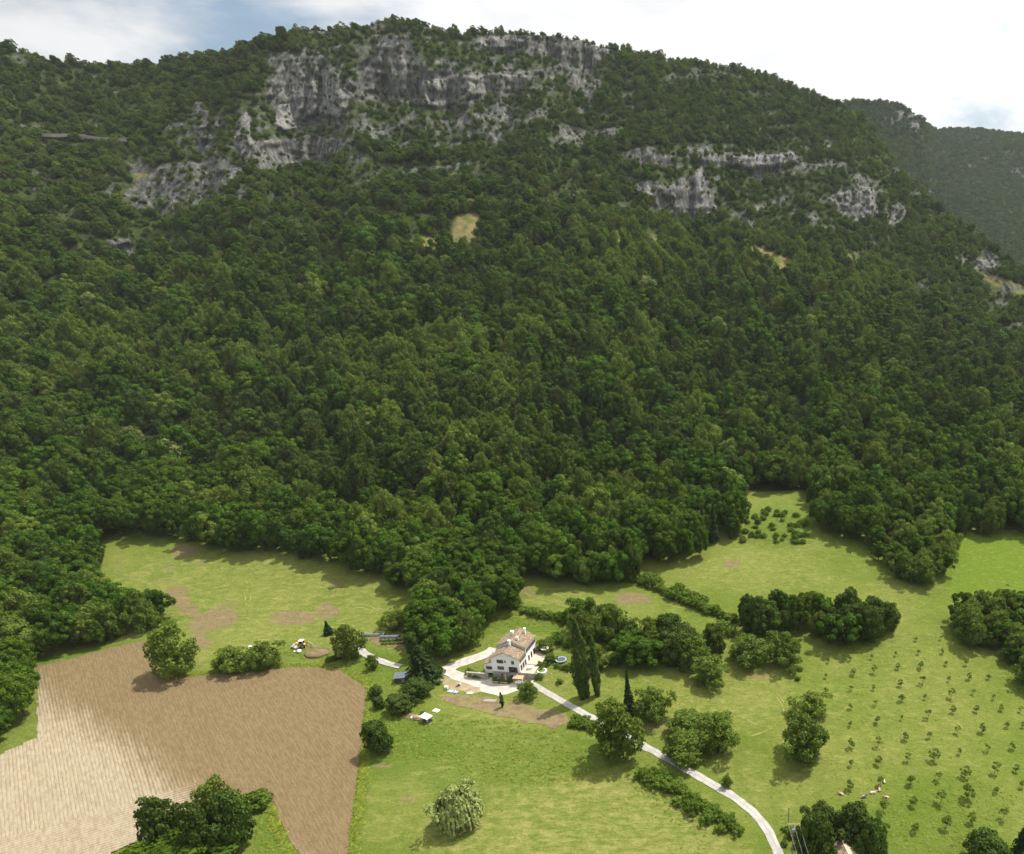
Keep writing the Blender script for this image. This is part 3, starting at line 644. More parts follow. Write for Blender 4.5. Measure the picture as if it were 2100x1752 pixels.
for i in np.where(f1['k'])[0]:
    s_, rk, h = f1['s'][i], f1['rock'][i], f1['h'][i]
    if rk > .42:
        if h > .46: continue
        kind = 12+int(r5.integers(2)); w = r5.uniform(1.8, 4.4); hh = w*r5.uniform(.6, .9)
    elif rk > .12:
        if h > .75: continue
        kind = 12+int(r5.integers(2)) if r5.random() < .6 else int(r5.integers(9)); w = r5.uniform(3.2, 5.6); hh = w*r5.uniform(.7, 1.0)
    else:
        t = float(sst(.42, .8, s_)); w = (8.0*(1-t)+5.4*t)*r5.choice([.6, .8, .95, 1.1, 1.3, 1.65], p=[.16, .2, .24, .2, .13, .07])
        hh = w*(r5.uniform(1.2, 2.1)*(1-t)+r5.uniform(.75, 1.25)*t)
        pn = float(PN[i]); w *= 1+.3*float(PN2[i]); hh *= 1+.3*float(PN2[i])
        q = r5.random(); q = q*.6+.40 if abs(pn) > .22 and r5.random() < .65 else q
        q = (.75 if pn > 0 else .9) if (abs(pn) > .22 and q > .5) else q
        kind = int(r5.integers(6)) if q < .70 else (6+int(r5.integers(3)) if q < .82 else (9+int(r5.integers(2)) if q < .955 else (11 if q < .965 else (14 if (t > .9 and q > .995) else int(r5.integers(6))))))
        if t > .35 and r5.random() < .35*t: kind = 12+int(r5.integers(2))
    if rk <= .42 and r5.random() < .6 and any(SUN_AND_SHRUB[j, i] for j in (0, 1)): kind = 6+int(r5.integers(3))
    if SUN_AND_SHRUB[2, i]: w = r5.uniform(2.5, 4.5); hh = w*.8; kind = 6+int(r5.integers(3))
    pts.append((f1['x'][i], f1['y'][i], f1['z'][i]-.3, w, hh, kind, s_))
f2 = scatter_mountain(M2, 9.0, 8.0, 1640, 2500, 70000, 8)
for i in np.where(f2['k'])[0]:
    if f2['rock'][i] > .4 and f2['h'][i] > .25: continue
    w = r5.uniform(6.5, 11); pts.append((f2['x'][i], f2['y'][i], f2['z'][i]-.3, w, w*r5.uniform(.7, 1.0), int(r5.integers(6)) if r5.random() < .75 else 12+int(r5.integers(2)), 2.0))
# woods on the valley floor: ground outline, spacing, tree size, label, group
ZONES = [
 ('wood', [(-320, 1640), (0, 1532), (25, 1512), (58, 1462), (66, 1372), (120, 1347), (200, 1327), (262, 1308), (300, 1292), (335, 1282), (338, 1262), (215, 1262), (196, 1195), (198, 1112), (200, 1060), (-320, 1100)], 6.0, (8.0, 13.5),
  'the wood along the ploughed field', 'trees of the wood beside the ploughed field'),
 ('wood', [(198, 1106), (260, 1101), (340, 1104), (415, 1112), (432, 1132), (500, 1136), (600, 1136), (640, 1146), (700, 1162), (760, 1190), (810, 1200), (866, 1222), (880, 1190), (880, 1130), (700, 1085), (198, 1060)], 6.2, (8.4, 14.5),
  'the forest edge behind the large hay meadow', 'forest edge trees behind the large hay meadow'),
 ('wood', [(866, 1224), (880, 1262), (868, 1295), (842, 1332), (850, 1352), (905, 1357), (946, 1340), (978, 1322), (995, 1300), (992, 1262), (985, 1245), (1030, 1250), (1060, 1236), (1060, 1190), (1060, 1130), (880, 1130)], 6.2, (8.0, 12.5),
  'the wood reaching down to the white farmhouse', 'trees of the wood behind the farmhouse'),
 ('wood', [(1060, 1188), (1150, 1194), (1240, 1197), (1298, 1192), (1312, 1156), (1380, 1156), (1438, 1144), (1440, 1118), (1510, 1108), (1514, 1040), (1440, 1050), (1060, 1120)], 6.2, (8.6, 15.0),
  'the forest edge above the strip meadow', 'forest edge trees above the strip meadow'),
 ('wood', [(1664, 1040), (1674, 1096), (1780, 1114), (1860, 1104), (1925, 1097), (2100, 1101), (2420, 1111), (2420, 1040), (1760, 1020), (1664, 1000)], 6.2, (8.4, 15.0),
  'the forest edge above the bright green meadow', 'forest edge trees above the bright green meadow'),
 ('copse', [(1782, 1118), (1800, 1148), (1838, 1182), (1890, 1197), (1934, 1183), (1940, 1142), (1922, 1104)], 7.2, (8.6, 11.5),
  'the wood spur beside the bright green meadow', 'trees of the spur beside the bright green meadow'),
 ('copse', [(1958, 1284), (1978, 1315), (2010, 1330), (2050, 1324), (2100, 1292), (2150, 1280), (2150, 1255), (2000, 1262)], 7.2, (8.5, 10.5),
  'the thicket at the top corner of the orchard', 'trees of the thicket above the orchard'),
 ('copse', [(2066, 1348), (2086, 1388), (2110, 1408), (2200, 1400), (2200, 1315), (2100, 1318)], 6.4, (8, 10),
  'the hedge down the side of the orchard', 'hedge trees beside the orchard'),
 ('copse', [(1522, 1286), (1540, 1304), (1610, 1308), (1660, 1310), (1690, 1320), (1760, 1327), (1812, 1315), (1826, 1298), (1798, 1280), (1700, 1268), (1600, 1266), (1530, 1268)], 6.8, (8.2, 12.0),
  'the long copse between mown meadow and orchard', 'trees of the long copse'),
 ('copse', [(1272, 1345), (1290, 1362), (1350, 1369), (1420, 1369), (1434, 1358), (1428, 1332), (1350, 1322), (1290, 1320)], 6.8, (8.8, 10.5),
  'the clump across the lawn from the poplars', 'trees of the clump beyond the poplars'),
 ('copse', [(1182, 1308), (1200, 1324), (1250, 1326), (1262, 1312), (1250, 1292), (1192, 1288)], 6.6, (8.6, 11.5),
  'the group behind the two tall poplars', 'trees behind the poplars'),
]
zone_trees = []
for zi, (zt, poly, sp, (w0, h0), lab, grp) in enumerate(ZONES):
    P = np.array([land1(*q) for q in poly]); r = np.random.default_rng(40+zi)
    n = 26000; x = r.uniform(P[:, 0].min(), P[:, 0].max(), n); y = r.uniform(P[:, 1].min(), P[:, 1].max(), n)
    m = inpoly(x, y, [(a, b) for a, b, c in P]); x, y = x[m], y[m]
    i = cells(x+r.uniform(0, 3), y, sp); x, y = x[i], y[i]; z = zv(x, y)
    for a, b, c in zip(x, y, z):
        w = w0*.93*r.choice([.7, .85, 1., 1.15, 1.3]); h = h0*(w/w0)**.6*r.uniform(.8, 1.25)
        k = r.integers(6) if zt == 'wood' or r.random() < .35 else (9+r.integers(2) if zi in (8, 9, 10) and r.random() < .75 else 6+r.integers(3))
        if zt == 'wood' and r.random() < .18: k = 6+r.integers(5)
        zone_trees.append((a, b, c, w, h, int(k), zt, lab, grp))
size = [(t[3]/math.hypot(t[1], 130-t[2]), i) for i, t in enumerate(zone_trees) if t[6] == 'wood']
def shows(t):
    px_, py_ = to_sheet(t[0], t[1], t[2]+t[4]*.6); return -40 < px_ < 2140 and py_ < 1790
edge = [(q, i) for q, i in size if shows(zone_trees[i])]
# a wood's front rows hide what stands behind: rank by size, nearest first
N_COPSE = sum(t[6] == 'copse' for t in zone_trees)
single = set(i for q, i in sorted(edge, reverse=True)[:max(60, 255-N_COPSE)])
ZX = np.array([t[0] for t in zone_trees]); ZY = np.array([t[1] for t in zone_trees]); MEDW = {g: (np.median([t[3] for t in zone_trees if t[8] == g]), np.median([t[4] for t in zone_trees if t[8] == g])) for g in set(t[8] for t in zone_trees)}
def tree_label(i):
    a, b, c, w, h, k, zt, place, grp = zone_trees[i]
    hid = np.any((np.abs(ZX-a+(ZY-b)*a/b*0) < 5.5) & (ZY < b-3) & (ZY > b-15)); mw, mh = MEDW[grp]
    tone = 'mid-green' if k < 6 else ('pale' if k < 9 else 'dark')
    size = ('tall ' if h > mh*1.08 else ('low ' if h < mh*.92 else ''))+('broad' if w > mw*1.05 else ('slim' if w < mw*.95 else 'round'))
    return '%s %s tree, %s row of %s' % (size, tone, 'back' if hid else 'front', place)
for i, (a, b, c, w, h, k, zt, lab, grp) in enumerate(zone_trees):
    if zt == 'copse' or i in single:
        plant_tree(KINDS[k], (a, b, c), h, w, RNG.uniform(0, 6.28), tree_label(i), 'tree', grp)
    else: pts.append((a, b, c, w, h, k, 0.0))
# all further trees: one forest
pc = bpy.data.collections.new('forest_kinds')
for i, k in enumerate(KINDS):
    pc.objects.link(bpy.data.objects.new('kind_%02d' % i, PROTO[k][0]))
def instancer(name, coords, scale, rot, idx, coll, label, cat):
    me = bpy.data.meshes.new(name); n = len(coords); me.vertices.add(n); me.vertices.foreach_set('co', np.asarray(coords, np.float32).ravel())
    a = me.attributes.new('size', 'FLOAT_VECTOR', 'POINT'); a.data.foreach_set('vector', np.asarray(scale, np.float32).ravel())
    a = me.attributes.new('turn', 'FLOAT_VECTOR', 'POINT'); a.data.foreach_set('vector', np.asarray(rot, np.float32).ravel())
    a = me.attributes.new('pick', 'INT', 'POINT'); a.data.foreach_set('value', np.asarray(idx, np.int32).ravel())
    ng = bpy.data.node_groups.new(name+'_nodes', 'GeometryNodeTree')
    ng.interface.new_socket('Geometry', in_out='INPUT', socket_type='NodeSocketGeometry'); ng.interface.new_socket('Geometry', in_out='OUTPUT', socket_type='NodeSocketGeometry')
    gi = ng.nodes.new('NodeGroupInput'); go = ng.nodes.new('NodeGroupOutput'); ci = ng.nodes.new('GeometryNodeCollectionInfo')
    ci.inputs['Collection'].default_value = coll; ci.inputs['Separate Children'].default_value = True; ci.inputs['Reset Children'].default_value = True
    ip = ng.nodes.new('GeometryNodeInstanceOnPoints'); ip.inputs['Pick Instance'].default_value = True
    def at(nm, ty):
        q = ng.nodes.new('GeometryNodeInputNamedAttribute'); q.data_type = ty; q.inputs['Name'].default_value = nm; return q.outputs['Attribute']
    ng.links.new(gi.outputs[0], ip.inputs['Points']); ng.links.new(ci.outputs[0], ip.inputs['Instance'])
    ng.links.new(at('pick', 'INT'), ip.inputs['Instance Index']); ng.links.new(at('size', 'FLOAT_VECTOR'), ip.inputs['Scale'])
    e2r = ng.nodes.new('FunctionNodeEulerToRotation'); ng.links.new(at('turn', 'FLOAT_VECTOR'), e2r.inputs[0]); ng.links.new(e2r.outputs[0], ip.inputs['Rotation'])
    ng.links.new(ip.outputs[0], go.inputs[0])
    o = link(name, me); md = o.modifiers.new('scatter', 'NODES'); md.node_group = ng
    return tag(o, label, cat, None, 'stuff')
pa = np.array([p[:6] for p in pts]); kd = pa[:, 5].astype(int)
WD = np.array([PROTO[k][3] for k in KINDS]); HT = np.array([PROTO[k][2] for k in KINDS])
ss = np.stack([pa[:, 3]/WD[kd], pa[:, 3]/WD[kd], pa[:, 4]/HT[kd]], 1)
tilt = RNG.uniform(-.08, .08, (len(pa), 3)); tilt[:, 2] = RNG.uniform(0, 6.28, len(pa))
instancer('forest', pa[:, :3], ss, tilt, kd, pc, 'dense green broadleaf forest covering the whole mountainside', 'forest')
print('forest', len(pa), 'single', len(single), 'zone', len(zone_trees))

# ------------------------------------------------------------------ trees standing alone or in small groups
def place_box(cx_, top, bot, w):
    """foot, height and width of a tree that fills the given outline"""
    mid = (top+bot)/2; b = bot
    for _ in range(6):
        g = land1(cx_, b); d = g.y*CP-(g.z-CAMZ)*SP; ppm = FPX/d; D = math.atan2(CAMZ-g.z, g.y)
        V = (bot-top)/ppm; a = w/ppm/2
        c = math.sqrt(max((V/2)**2-(a*math.sin(D))**2, (V*.22)**2))/math.cos(D); b = mid+c*math.cos(D)*ppm
    for _ in range(3):
        qx, qy = to_sheet(g.x, g.y, g.z+c); g.x += float(cx_-qx)/ppm; g.z = float(zv(g.x, g.y))
    return g, 2*c, w/ppm
TREES = [
 ('light0', 348, 1286, 1387, 80, 'large round green tree standing on the upper edge of the ploughed field'),
 ('light1', 476, 1324, 1378, 64, 'rounded light green tree on the field edge, beside a sparser tree'),
 ('light2', 538, 1314, 1373, 54, 'sparse light green tree on the field edge next to the white wrapped bale'),
 ('light1', 712, 1283, 1352, 54, 'leafy green tree between the yellow digger and the gravel track bend'),
 ('light2', 810, 1246, 1292, 48, 'light green tree at the corner of the hay meadow above the vegetable garden'),
 ('dark0', 844, 1240, 1290, 36, 'dark green tree above the vegetable garden, beside a lighter tree'),
 ('light0', 762, 1343, 1373, 21, 'small round tree on the grass beside the curving gravel track'),
 ('dark1', 850, 1392, 1438, 58, 'bushy green tree in front of the dark spreading spruce'),
 ('dark0', 818, 1420, 1464, 50, 'low spreading green tree above the white-roofed shelter'),
 ('dark1', 769, 1406, 1430, 24, 'round bush-like tree at the corner of the ploughed field, the upper of two'),
 ('dark0', 776, 1428, 1453, 23, 'round bush-like tree at the corner of the ploughed field, the lower of two'),
 ('dark0', 772, 1477, 1546, 52, 'tall dark green tree beside the ploughed field with a dark pile under it'),
 ('light2', 1081, 1394, 1434, 36, 'small feathery tree beside the gravel yard in front of the farmhouse'),
 ('light0', 1262, 1440, 1556, 94, 'big green tree overhanging the gravel road below the thin conifer'),
 ('light1', 1338, 1410, 1478, 66, 'broad green tree on the meadow right behind the big roadside tree'),
 ('light2', 1408, 1454, 1516, 76, 'rounded green tree at the back of the three-tree group by the gravel road'),
 ('light0', 1406, 1500, 1567, 78, 'rounded green tree of the three-tree group, overhanging the gravel road'),
 ('light1', 1474, 1462, 1542, 76, 'tall rounded green tree of the three-tree group, standing farthest from the road'),
 ('light2', 1662, 1416, 1474, 60, 'airy green tree at the orchard edge, behind a bigger dark tree'),
 ('light1', 1648, 1466, 1562, 84, 'tall egg-shaped green tree at the edge of the young orchard'),
 ('dark0', 1465, 1278, 1342, 46, 'compact dark tree between the round dark clump and the pale pair of trees'),
 ('light1', 1538, 1302, 1366, 74, 'pale green spreading tree in front of the copse, one of a touching pair, the wider'),
 ('light2', 1608, 1296, 1364, 66, 'pale green upright tree in front of the copse, one of a touching pair, the narrower'),
 ('light0', 1456, 1345, 1408, 68, 'low light green tree on the mown grass below the dark round clump'),
 ('light0', 1216, 1322, 1378, 56, 'rounded bright green tree tucked behind the second poplar'),
 ('light2', 1262, 1336, 1366, 28, 'small rounded tree alone on the lawn beyond the poplars'),
 ('light1', 1490, 1590, 1615, 20, 'small young tree on the verge of the gravel road'),
 ('broad0', 1040, 1180, 1252, 50, 'tall tree standing forward of the wood above the farmhouse'),
 ('light0', 1128, 1340, 1360, 26, 'small rounded garden tree beside the trampoline'),
 ('light1', 1114, 1310, 1340, 36, 'rounded green garden tree at the back corner of the farmhouse'),
 ('dark1', 325, 1646, 1742, 72, 'dark leafy tree beside the pale stubble, first of the group on the field corner'),
 ('light0', 446, 1608, 1712, 74, 'lighter green tree at the back of the group on the field corner'),
 ('dark0', 474, 1630, 1738, 70, 'dense blue-green tree of the group on the field corner'),
 ('dark1', 411, 1662, 1765, 64, 'dark tree in the middle of the group on the field corner'),
 ('broad4', 350, 1708, 1820, 140, 'wide yellowish green tree in front of the group on the field corner'),
 ('dark0', 1684, 1648, 1722, 66, 'dark leafy tree behind the tiled farm roof, on the pole side'),
 ('dark1', 1672, 1680, 1775, 68, 'dark bushy tree between the transformer pole and the tiled farm roof'),
 ('dark0', 1752, 1650, 1742, 76, 'tall dark leafy tree behind the tiled farm roof, on the orchard side'),
 ('dark1', 1788, 1690, 1775, 56, 'dark bushy tree between the tiled farm roof and the orchard'),
 ('light0', 1722, 1668, 1712, 32, 'bright yellow-green small tree between the dark trees behind the tiled roof'),
 ('dark1', 2022, 1708, 1790, 84, 'dark rounded tree at the lower corner of the orchard'),
]
for kind, cx_, top, bot, w, lab in TREES:
    g, h, wd = place_box(cx_, top, bot, w); plant_tree(kind, g, h, wd, random.uniform(0, 6.28), lab, 'tree')
SPECIAL = [
 ('poplar0', 1187, 1275, 1432, 31, 'tall slender poplar beside the gravel drive, the taller of two', 'poplar_tree'),
 ('poplar1', 1219, 1306, 1426, 19, 'slender poplar beside the gravel drive, the shorter of two', 'poplar_tree'),
 ('cypress', 1028, 1419, 1451, 9, 'small thin cypress standing alone on the bare soil below the gravel yard', 'cypress_tree'),
 ('spruce', 862, 1318, 1405, 84, 'broad dark spruce with drooping branches beside the gravel drive', 'spruce_tree'),
 ('fir', 1288, 1378, 1470, 36, 'thin pointed conifer rising behind the big roadside tree', 'fir_tree'),
 ('fir', 1272, 1250, 1318, 24, 'narrow dark conifer at the end of the round dark clump', 'fir_tree'),
 ('fir', 1462, 1030, 1112, 34, 'tall dark fir at the forest edge beside the young shrubs', 'fir_tree'),
 ('fir', 1440, 1036, 1116, 32, 'dark fir at the forest edge, behind the tallest fir', 'fir_tree'),
 ('spruce', 2100, 1684, 1775, 60, 'very dark conifer at the lower corner of the orchard', 'spruce_tree'),
 ('willow', 936, 1606, 1698, 88, 'pale feathery willow standing alone on the rough meadow', 'willow_tree'),
 ('fir', 671, 1272, 1302, 26, 'small blue-green conifer on the hay meadow behind the digger', 'fir_tree'),
]
for kind, cx_, top, bot, w, lab, nm in SPECIAL:
    g, h, wd = place_box(cx_, top, bot, w); plant_tree(kind, g, h, wd, random.uniform(0, 6.28), lab, nm.replace('_tree', ' tree'), None, nm)
# saplings of the young orchard
SAP = [(230,165,30),(435,255,45),(605,235,50),(800,215,35),(965,95,32),(985,200,45),(1000,320,55),(820,350,40),(210,290,28),(212,410,35),(418,390,35),(600,385,26),(1020,460,32),(830,470,45),(615,510,40),(410,540,35),(1215,315,35),(1190,185,28),(1235,430,60),(1380,295,40),(1355,180,40),(1245,565,45),(1045,595,60),(630,650,45),(830,630,26),(410,680,30),(1415,420,35),(1440,560,40),(1580,460,35),(1640,550,40),(1285,725,50),(1485,715,55),(1055,770,45),(860,785,50),(635,825,65),(415,840,55),(1785,400,40),(1690,690,38),(1525,875,50),(1730,860,45),(1300,905,40),(1090,930,75),(875,950,55),(640,980,55),(415,1000,45),(1345,1070,70),(1130,1105,60),(900,1140,60),(655,1140,62),(405,1180,60),(1590,1035,75),(1765,1045,45),(1810,1170,50),(1370,1235,95),(1150,1270,85),(925,1315,60),(680,1340,85),(1600,1220,42),(1660,1405,75),(1400,1445,65),(1195,1475,85),(940,1520,60),(690,1520,88),(405,150,26),(585,135,26),(945,-12,26),(1150,-20,26),(1160,90,28),(780,110,26),(1540,300,30),(1800,560,38),(1820,690,34)]
for i, (a, b, w) in enumerate(SAP):
    x_, y_ = 1640.6+a*.251, 1312.5+b*.251; ww = w*.251*1.05
    g = land1(x_, y_+2); ppm = FPX/(g.y*CP-(g.z-CAMZ)*SP); W_ = ww/ppm; h = min(4.6, max(1.9, W_*1.35))
    g = land1(x_, y_+h*.66*ppm*.78)
    plant_tree('sapling%d' % (i % 4), g, h, W_, random.uniform(0, 6.28), 'young fruit tree with a thin crown planted in the orchard rows', 'fruit tree', 'young trees of the orchard', 'fruit_tree')
# bushes: sheet x, y, width, label
BUSH = [
 ([(1300, 1188), (1318, 1196), (1334, 1200), (1350, 1206), (1364, 1214), (1378, 1222), (1392, 1226), (1406, 1234), (1422, 1240), (1438, 1246), (1452, 1252), (1468, 1256), (1330, 1186), (1348, 1194), (1408, 1222), (1440, 1232), (1480, 1262), (1500, 1270), (1392, 1210), (1424, 1228)], 24, 'leafy young shrub in the row between the strip meadow and the mown meadow', 'shrub row between the meadows'),
 ([(1060, 1240), (1078, 1252), (1095, 1258), (1110, 1262), (1128, 1264), (1146, 1268), (1162, 1272), (1178, 1278)], 24, 'dark shrub in the hedge above the slope behind the farmhouse', 'hedge shrubs behind the farmhouse'),
 ([(1530, 1060), (1548, 1080), (1566, 1062), (1585, 1084), (1604, 1066), (1622, 1086), (1640, 1072), (1552, 1100), (1590, 1104), (1630, 1104), (1528, 1090), (1610, 1050), (1650, 1096), (1575, 1046)]+[(1520+random.random()*135, 1046+random.random()*66) for _ in range(44)], 12, 'low bright shrub in the regrowing clearing at the forest edge', 'shrubs of the forest edge clearing'),
 ([(1330, 1600), (1350, 1608), (1372, 1612), (1392, 1618), (1340, 1585), (1408, 1634), (1428, 1642), (1446, 1654), (1462, 1668), (1478, 1678), (1496, 1690), (1512, 1704), (1420, 1660), (1450, 1680), (1480, 1700), (1392, 1645), (1365, 1596), (1318, 1590)], 30, 'low bramble bush on the bank below the gravel road', 'brambles below the gravel road'),
 ([(1176, 1486), (1192, 1488), (1206, 1490), (1220, 1486), (1182, 1474), (1200, 1478)], 22, 'low green shrub on the corner between the bare soil and the gravel road', 'shrubs at the drive corner'),
 ([(963, 1378), (972, 1384), (980, 1386)], 20, 'round green shrub on the inner bend of the gravel drive', 'shrubs on the drive bend'),
 ([(1098, 1384), (1106, 1388), (1102, 1374), (1110, 1368)], 18, 'green shrub against the terrace wall of the farmhouse', 'shrubs below the terrace'),
 ([(1142, 1366), (1154, 1369), (1166, 1370)], 14, 'low shrub of the flower bed edging the trampoline lawn', 'flower bed shrubs on the lawn'),
 ([(1148, 1398)], 14, 'small rounded shrub alone on the grass between the farmhouse and the poplars', None),
 ([(1140, 1304), (1150, 1316), (1166, 1322), (1128, 1316)], 22, 'shrub on the grassy slope behind the farmhouse', 'shrubs on the slope behind the farmhouse'),
 ([(1612, 1700), (1622, 1712), (1640, 1716), (1608, 1730), (1632, 1735)], 18, 'scrubby bush at the foot of the two roadside poles', 'bushes at the poles'),
 ([(868, 1462)], 12, 'spiky dark bush behind the covered wood pile', None),
 ([(688, 1350), (676, 1352), (698, 1344)], 16, 'low bush beside the heap of earth near the digger', 'bushes beside the earth heap'),
 ([(529, 1650)], 62, 'round bright green bush alone on the tip of grass in the ploughed field', None),
 ([(335, 1300), (352, 1284), (344, 1318)], 24, 'leafy bush on the corner where the wood meets the hay meadow', 'bushes at the wood corner'),
 ([(1658, 1438), (1675, 1452), (1632, 1490)], 20, 'low bush on the fence line between the mown meadow and the orchard', 'bushes on the fence line'),
 ([(1636, 1392), (1640, 1372)], 12, 'small weedy bush on the line between the copse and the orchard', 'weedy bushes by the copse'),
 ([(512, 1372), (530, 1374), (500, 1374)], 16, 'low bush on the ditch bank under the sparse tree', 'bushes on the ditch bank'),
 ([(1560, 1318), (1498, 1300), (1484, 1282)], 26, 'shrub filling the gap beside the long copse', 'shrubs beside the copse'),
 ([(898, 1376), (880, 1392)], 20, 'dark shrub under the drooping spruce', 'shrubs under the spruce'),
 ([(1016, 1394), (1026, 1396), (1036, 1396), (1046, 1397)], 11, 'dark flowering shrub against the stone foot of the farmhouse', 'shrubs against the house foot'),
]
for spots, w, lab, grp in BUSH:
    for (a, b) in spots:
        g = land1(a, b+3); ppm = FPX/(g.y*CP-(g.z-CAMZ)*SP); W_ = w/ppm*random.uniform(.8, 1.2)
        plant_tree('bush%d' % random.randrange(3), g, W_*random.uniform(.5, .75), W_, random.uniform(0, 6.28), lab, 'shrub', grp, 'shrub')
# ------------------------------------------------------------------ fields, roads, tracks
def drape(name, poly, spacing, lift, mat, label, cat, rag=0.0):
    """sheet with the given outline (sheet points) laid on the valley floor"""
    P = [land1(*q) for q in poly]; B = []
    for a, b in zip(P, P[1:]+P[:1]):
        L = (b-a).length; n = max(1, int(L/1.2))
        for i in range(n):
            q = a.lerp(b, i/n); w = rag*float(fbm(q.x/2.5, q.y/2.5, 0, 9, 3)); w2 = rag*float(fbm(q.x/2.5, q.y/2.5, 4, 9, 3)); B.append((q.x+w, q.y+w2))
    xs, ys = [b[0] for b in B], [b[1] for b in B]
    gx_, gy_ = np.meshgrid(np.arange(min(xs), max(xs), spacing), np.arange(min(ys), max(ys), spacing))
    d = polydist(gx_.ravel(), gy_.ravel(), B); m = d > spacing*.4
    I = list(zip(gx_.ravel()[m], gy_.ravel()[m])); n = len(B)
    V, E, F, *_ = delaunay_2d_cdt([Vector(q) for q in B+I], [(i, (i+1) % n) for i in range(n)], [], 1, 1e-4)
    V = np.array([(v.x, v.y) for v in V]); Z = zv(V[:, 0], V[:, 1])+lift
    me = mesh_np(name, np.c_[V, Z], np.array([f for f in F if len(f) == 3]), True)
    return tag(link(name, me, None, mat), label, cat, None, 'structure')
def strip(name, path, width, lift, mat, label, cat, rag=0.15):
    P = [land1(*q) for q in path]; pts_ = []
    for i in range(len(P)-1):
        p0, p1, p2, p3 = P[max(0, i-1)], P[i], P[i+1], P[min(len(P)-1, i+2)]; n = max(2, int((p2-p1).length/1.0))
        for k in range(n):
            t = k/n; pts_.append(0.5*((2*p1)+(-p0+p2)*t+(2*p0-5*p1+4*p2-p3)*t*t+(-p0+3*p1-3*p2+p3)*t**3))
    pts_.append(P[-1]); A = np.array([(q.x, q.y) for q in pts_]); T = np.gradient(A, axis=0); T /= np.linalg.norm(T, axis=1, keepdims=True)+1e-9
    N = np.stack([-T[:, 1], T[:, 0]], 1); us = np.array([-1, -.6, -.2, .2, .6, 1.]); V = []; U = []
    for k, u in enumerate(us):
        w = width/2*u*(1+rag*fbm(A[:, 0]/3, A[:, 1]/3, k, 31, 3)*(abs(u) > .9)*1.5); q = A+N*w[:, None]
        V.append(np.c_[q, zv(q[:, 0], q[:, 1])+lift]); U.append(np.full(len(A), u))
    V = np.stack(V, 1); me = mesh_np(name, V.reshape(-1, 3), grid_faces(len(A), len(us)), True); fattr(me, 'across', np.stack(U, 1))
    return tag(link(name, me, None, mat), label, cat, None, 'structure')

def gravel_mat(name, c0, c1, weeds=0.0, grassy=0.0):
    s = NT(name); p = s.pos(); n = s.noise(p, .5, 6, .65); f = s.noise(p, 4.0, 4, .7)
    c = s.mix(s.rng(n, .35, .65), c0, c1); c = s.mix(s.rng(s.noise(p, .17, 5, .7), .50, .72, 0, .45), c, tuple(x*.62 for x in c0)); c = s.mix(s.rng(f, .45, .7, 0, .5), c, tuple(x*.6 for x in c0))
    if weeds: c = s.mix(s.rng(s.math('ADD', s.math('MULTIPLY', n, .5), s.math('MULTIPLY', s.noise(p, .16, 4, .6), .5)), .47, .60, 0, weeds), c, (0.155, 0.165, 0.045))
    if grassy:
        a = s.math('ABSOLUTE', s.attr('across')); mid = s.rng(a, .12, .32, 1, 0)
        c = s.mix(s.math('MULTIPLY', s.math('MULTIPLY', mid, grassy), s.rng(n, .35, .55)), c, (0.22, 0.2, 0.075))
    return s.bsdf(c, .95, .1, s.bump(f, .6, .06))
GRAVEL = gravel_mat('gravel', (0.33, 0.315, 0.285), (0.46, 0.44, 0.405), grassy=.35)
GRAVEL_Y = gravel_mat('yard_gravel', (0.42, 0.375, 0.315), (0.56, 0.52, 0.46))
DIRT = gravel_mat('yard_dirt', (0.26, 0.20, 0.115), (0.38, 0.31, 0.205), .5)
SOIL = gravel_mat('bare_soil', (0.150, 0.108, 0.058), (0.225, 0.168, 0.095), .75)
s = NT('hay_line'); p = s.pos(); n = s.noise(p, .9, 6, .7); e_ = s.rng(s.math('ABSOLUTE', s.attr('across')), .2, 1.0, 1, 0)
DRYT = s.bsdf(s.mix(s.math('MULTIPLY', e_, s.rng(s.math('ADD', n, s.math('MULTIPLY', s.math('SUBTRACT', s.noise(p, .13, 3), .5), .9)), .45, .62)), s.mix(s.rng(s.noise(p, 1.5, 5, .7), .35, .65), (0.108, 0.140, 0.017), (0.145, 0.165, 0.028)), (0.22, 0.21, 0.07)), .95, .1, s.bump(n, 1.0, .2))
strip('gravel_road', [(1612, 1850), (1606, 1785), (1592, 1738), (1570, 1696), (1538, 1660), (1490, 1626), (1440, 1597), (1395, 1571), (1350, 1546), (1305, 1522), (1260, 1498), (1218, 1475), (1175, 1451), (1140, 1431), (1108, 1413), (1084, 1402)], 2.35, .10, GRAVEL, 'pale gravel road winding down from the farmhouse through the meadows', 'road', .22)
strip('gravel_drive', [(1090, 1404), (1062, 1402), (1030, 1401), (1000, 1400), (970, 1396), (944, 1389), (926, 1381), (914, 1374)], 4.2, .13, GRAVEL_Y, 'pale gravel drive passing in front of the farmhouse', 'drive')
strip('side_drive', [(908, 1378), (926, 1368), (952, 1358), (978, 1349), (1002, 1339), (1014, 1330)], 4.6, .11, GRAVEL_Y, 'pale gravel drive curving up beside the farmhouse wall', 'drive')
drape('gravel_yard', [(965, 1398), (1010, 1402), (1066, 1404), (1078, 1410), (1066, 1418), (1040, 1424), (1015, 1424), (990, 1416), (968, 1408)], 2.0, .09, GRAVEL_Y, 'pale gravel turning yard below the farmhouse', 'yard', 1.8)
drape('dirt_yard', [(902, 1392), (920, 1386), (948, 1394), (985, 1400), (1000, 1418), (975, 1422), (935, 1416), (905, 1408)], 2.0, .06, DIRT, 'trodden yellowish dirt beside the gravel yard', 'yard', 2.0)
strip('farm_track', [(822, 1368), (797, 1362), (772, 1353), (750, 1342), (738, 1331), (735, 1320), (742, 1311)], 2.6, .24, GRAVEL, 'narrow pale track curving up to the vegetable garden', 'track')
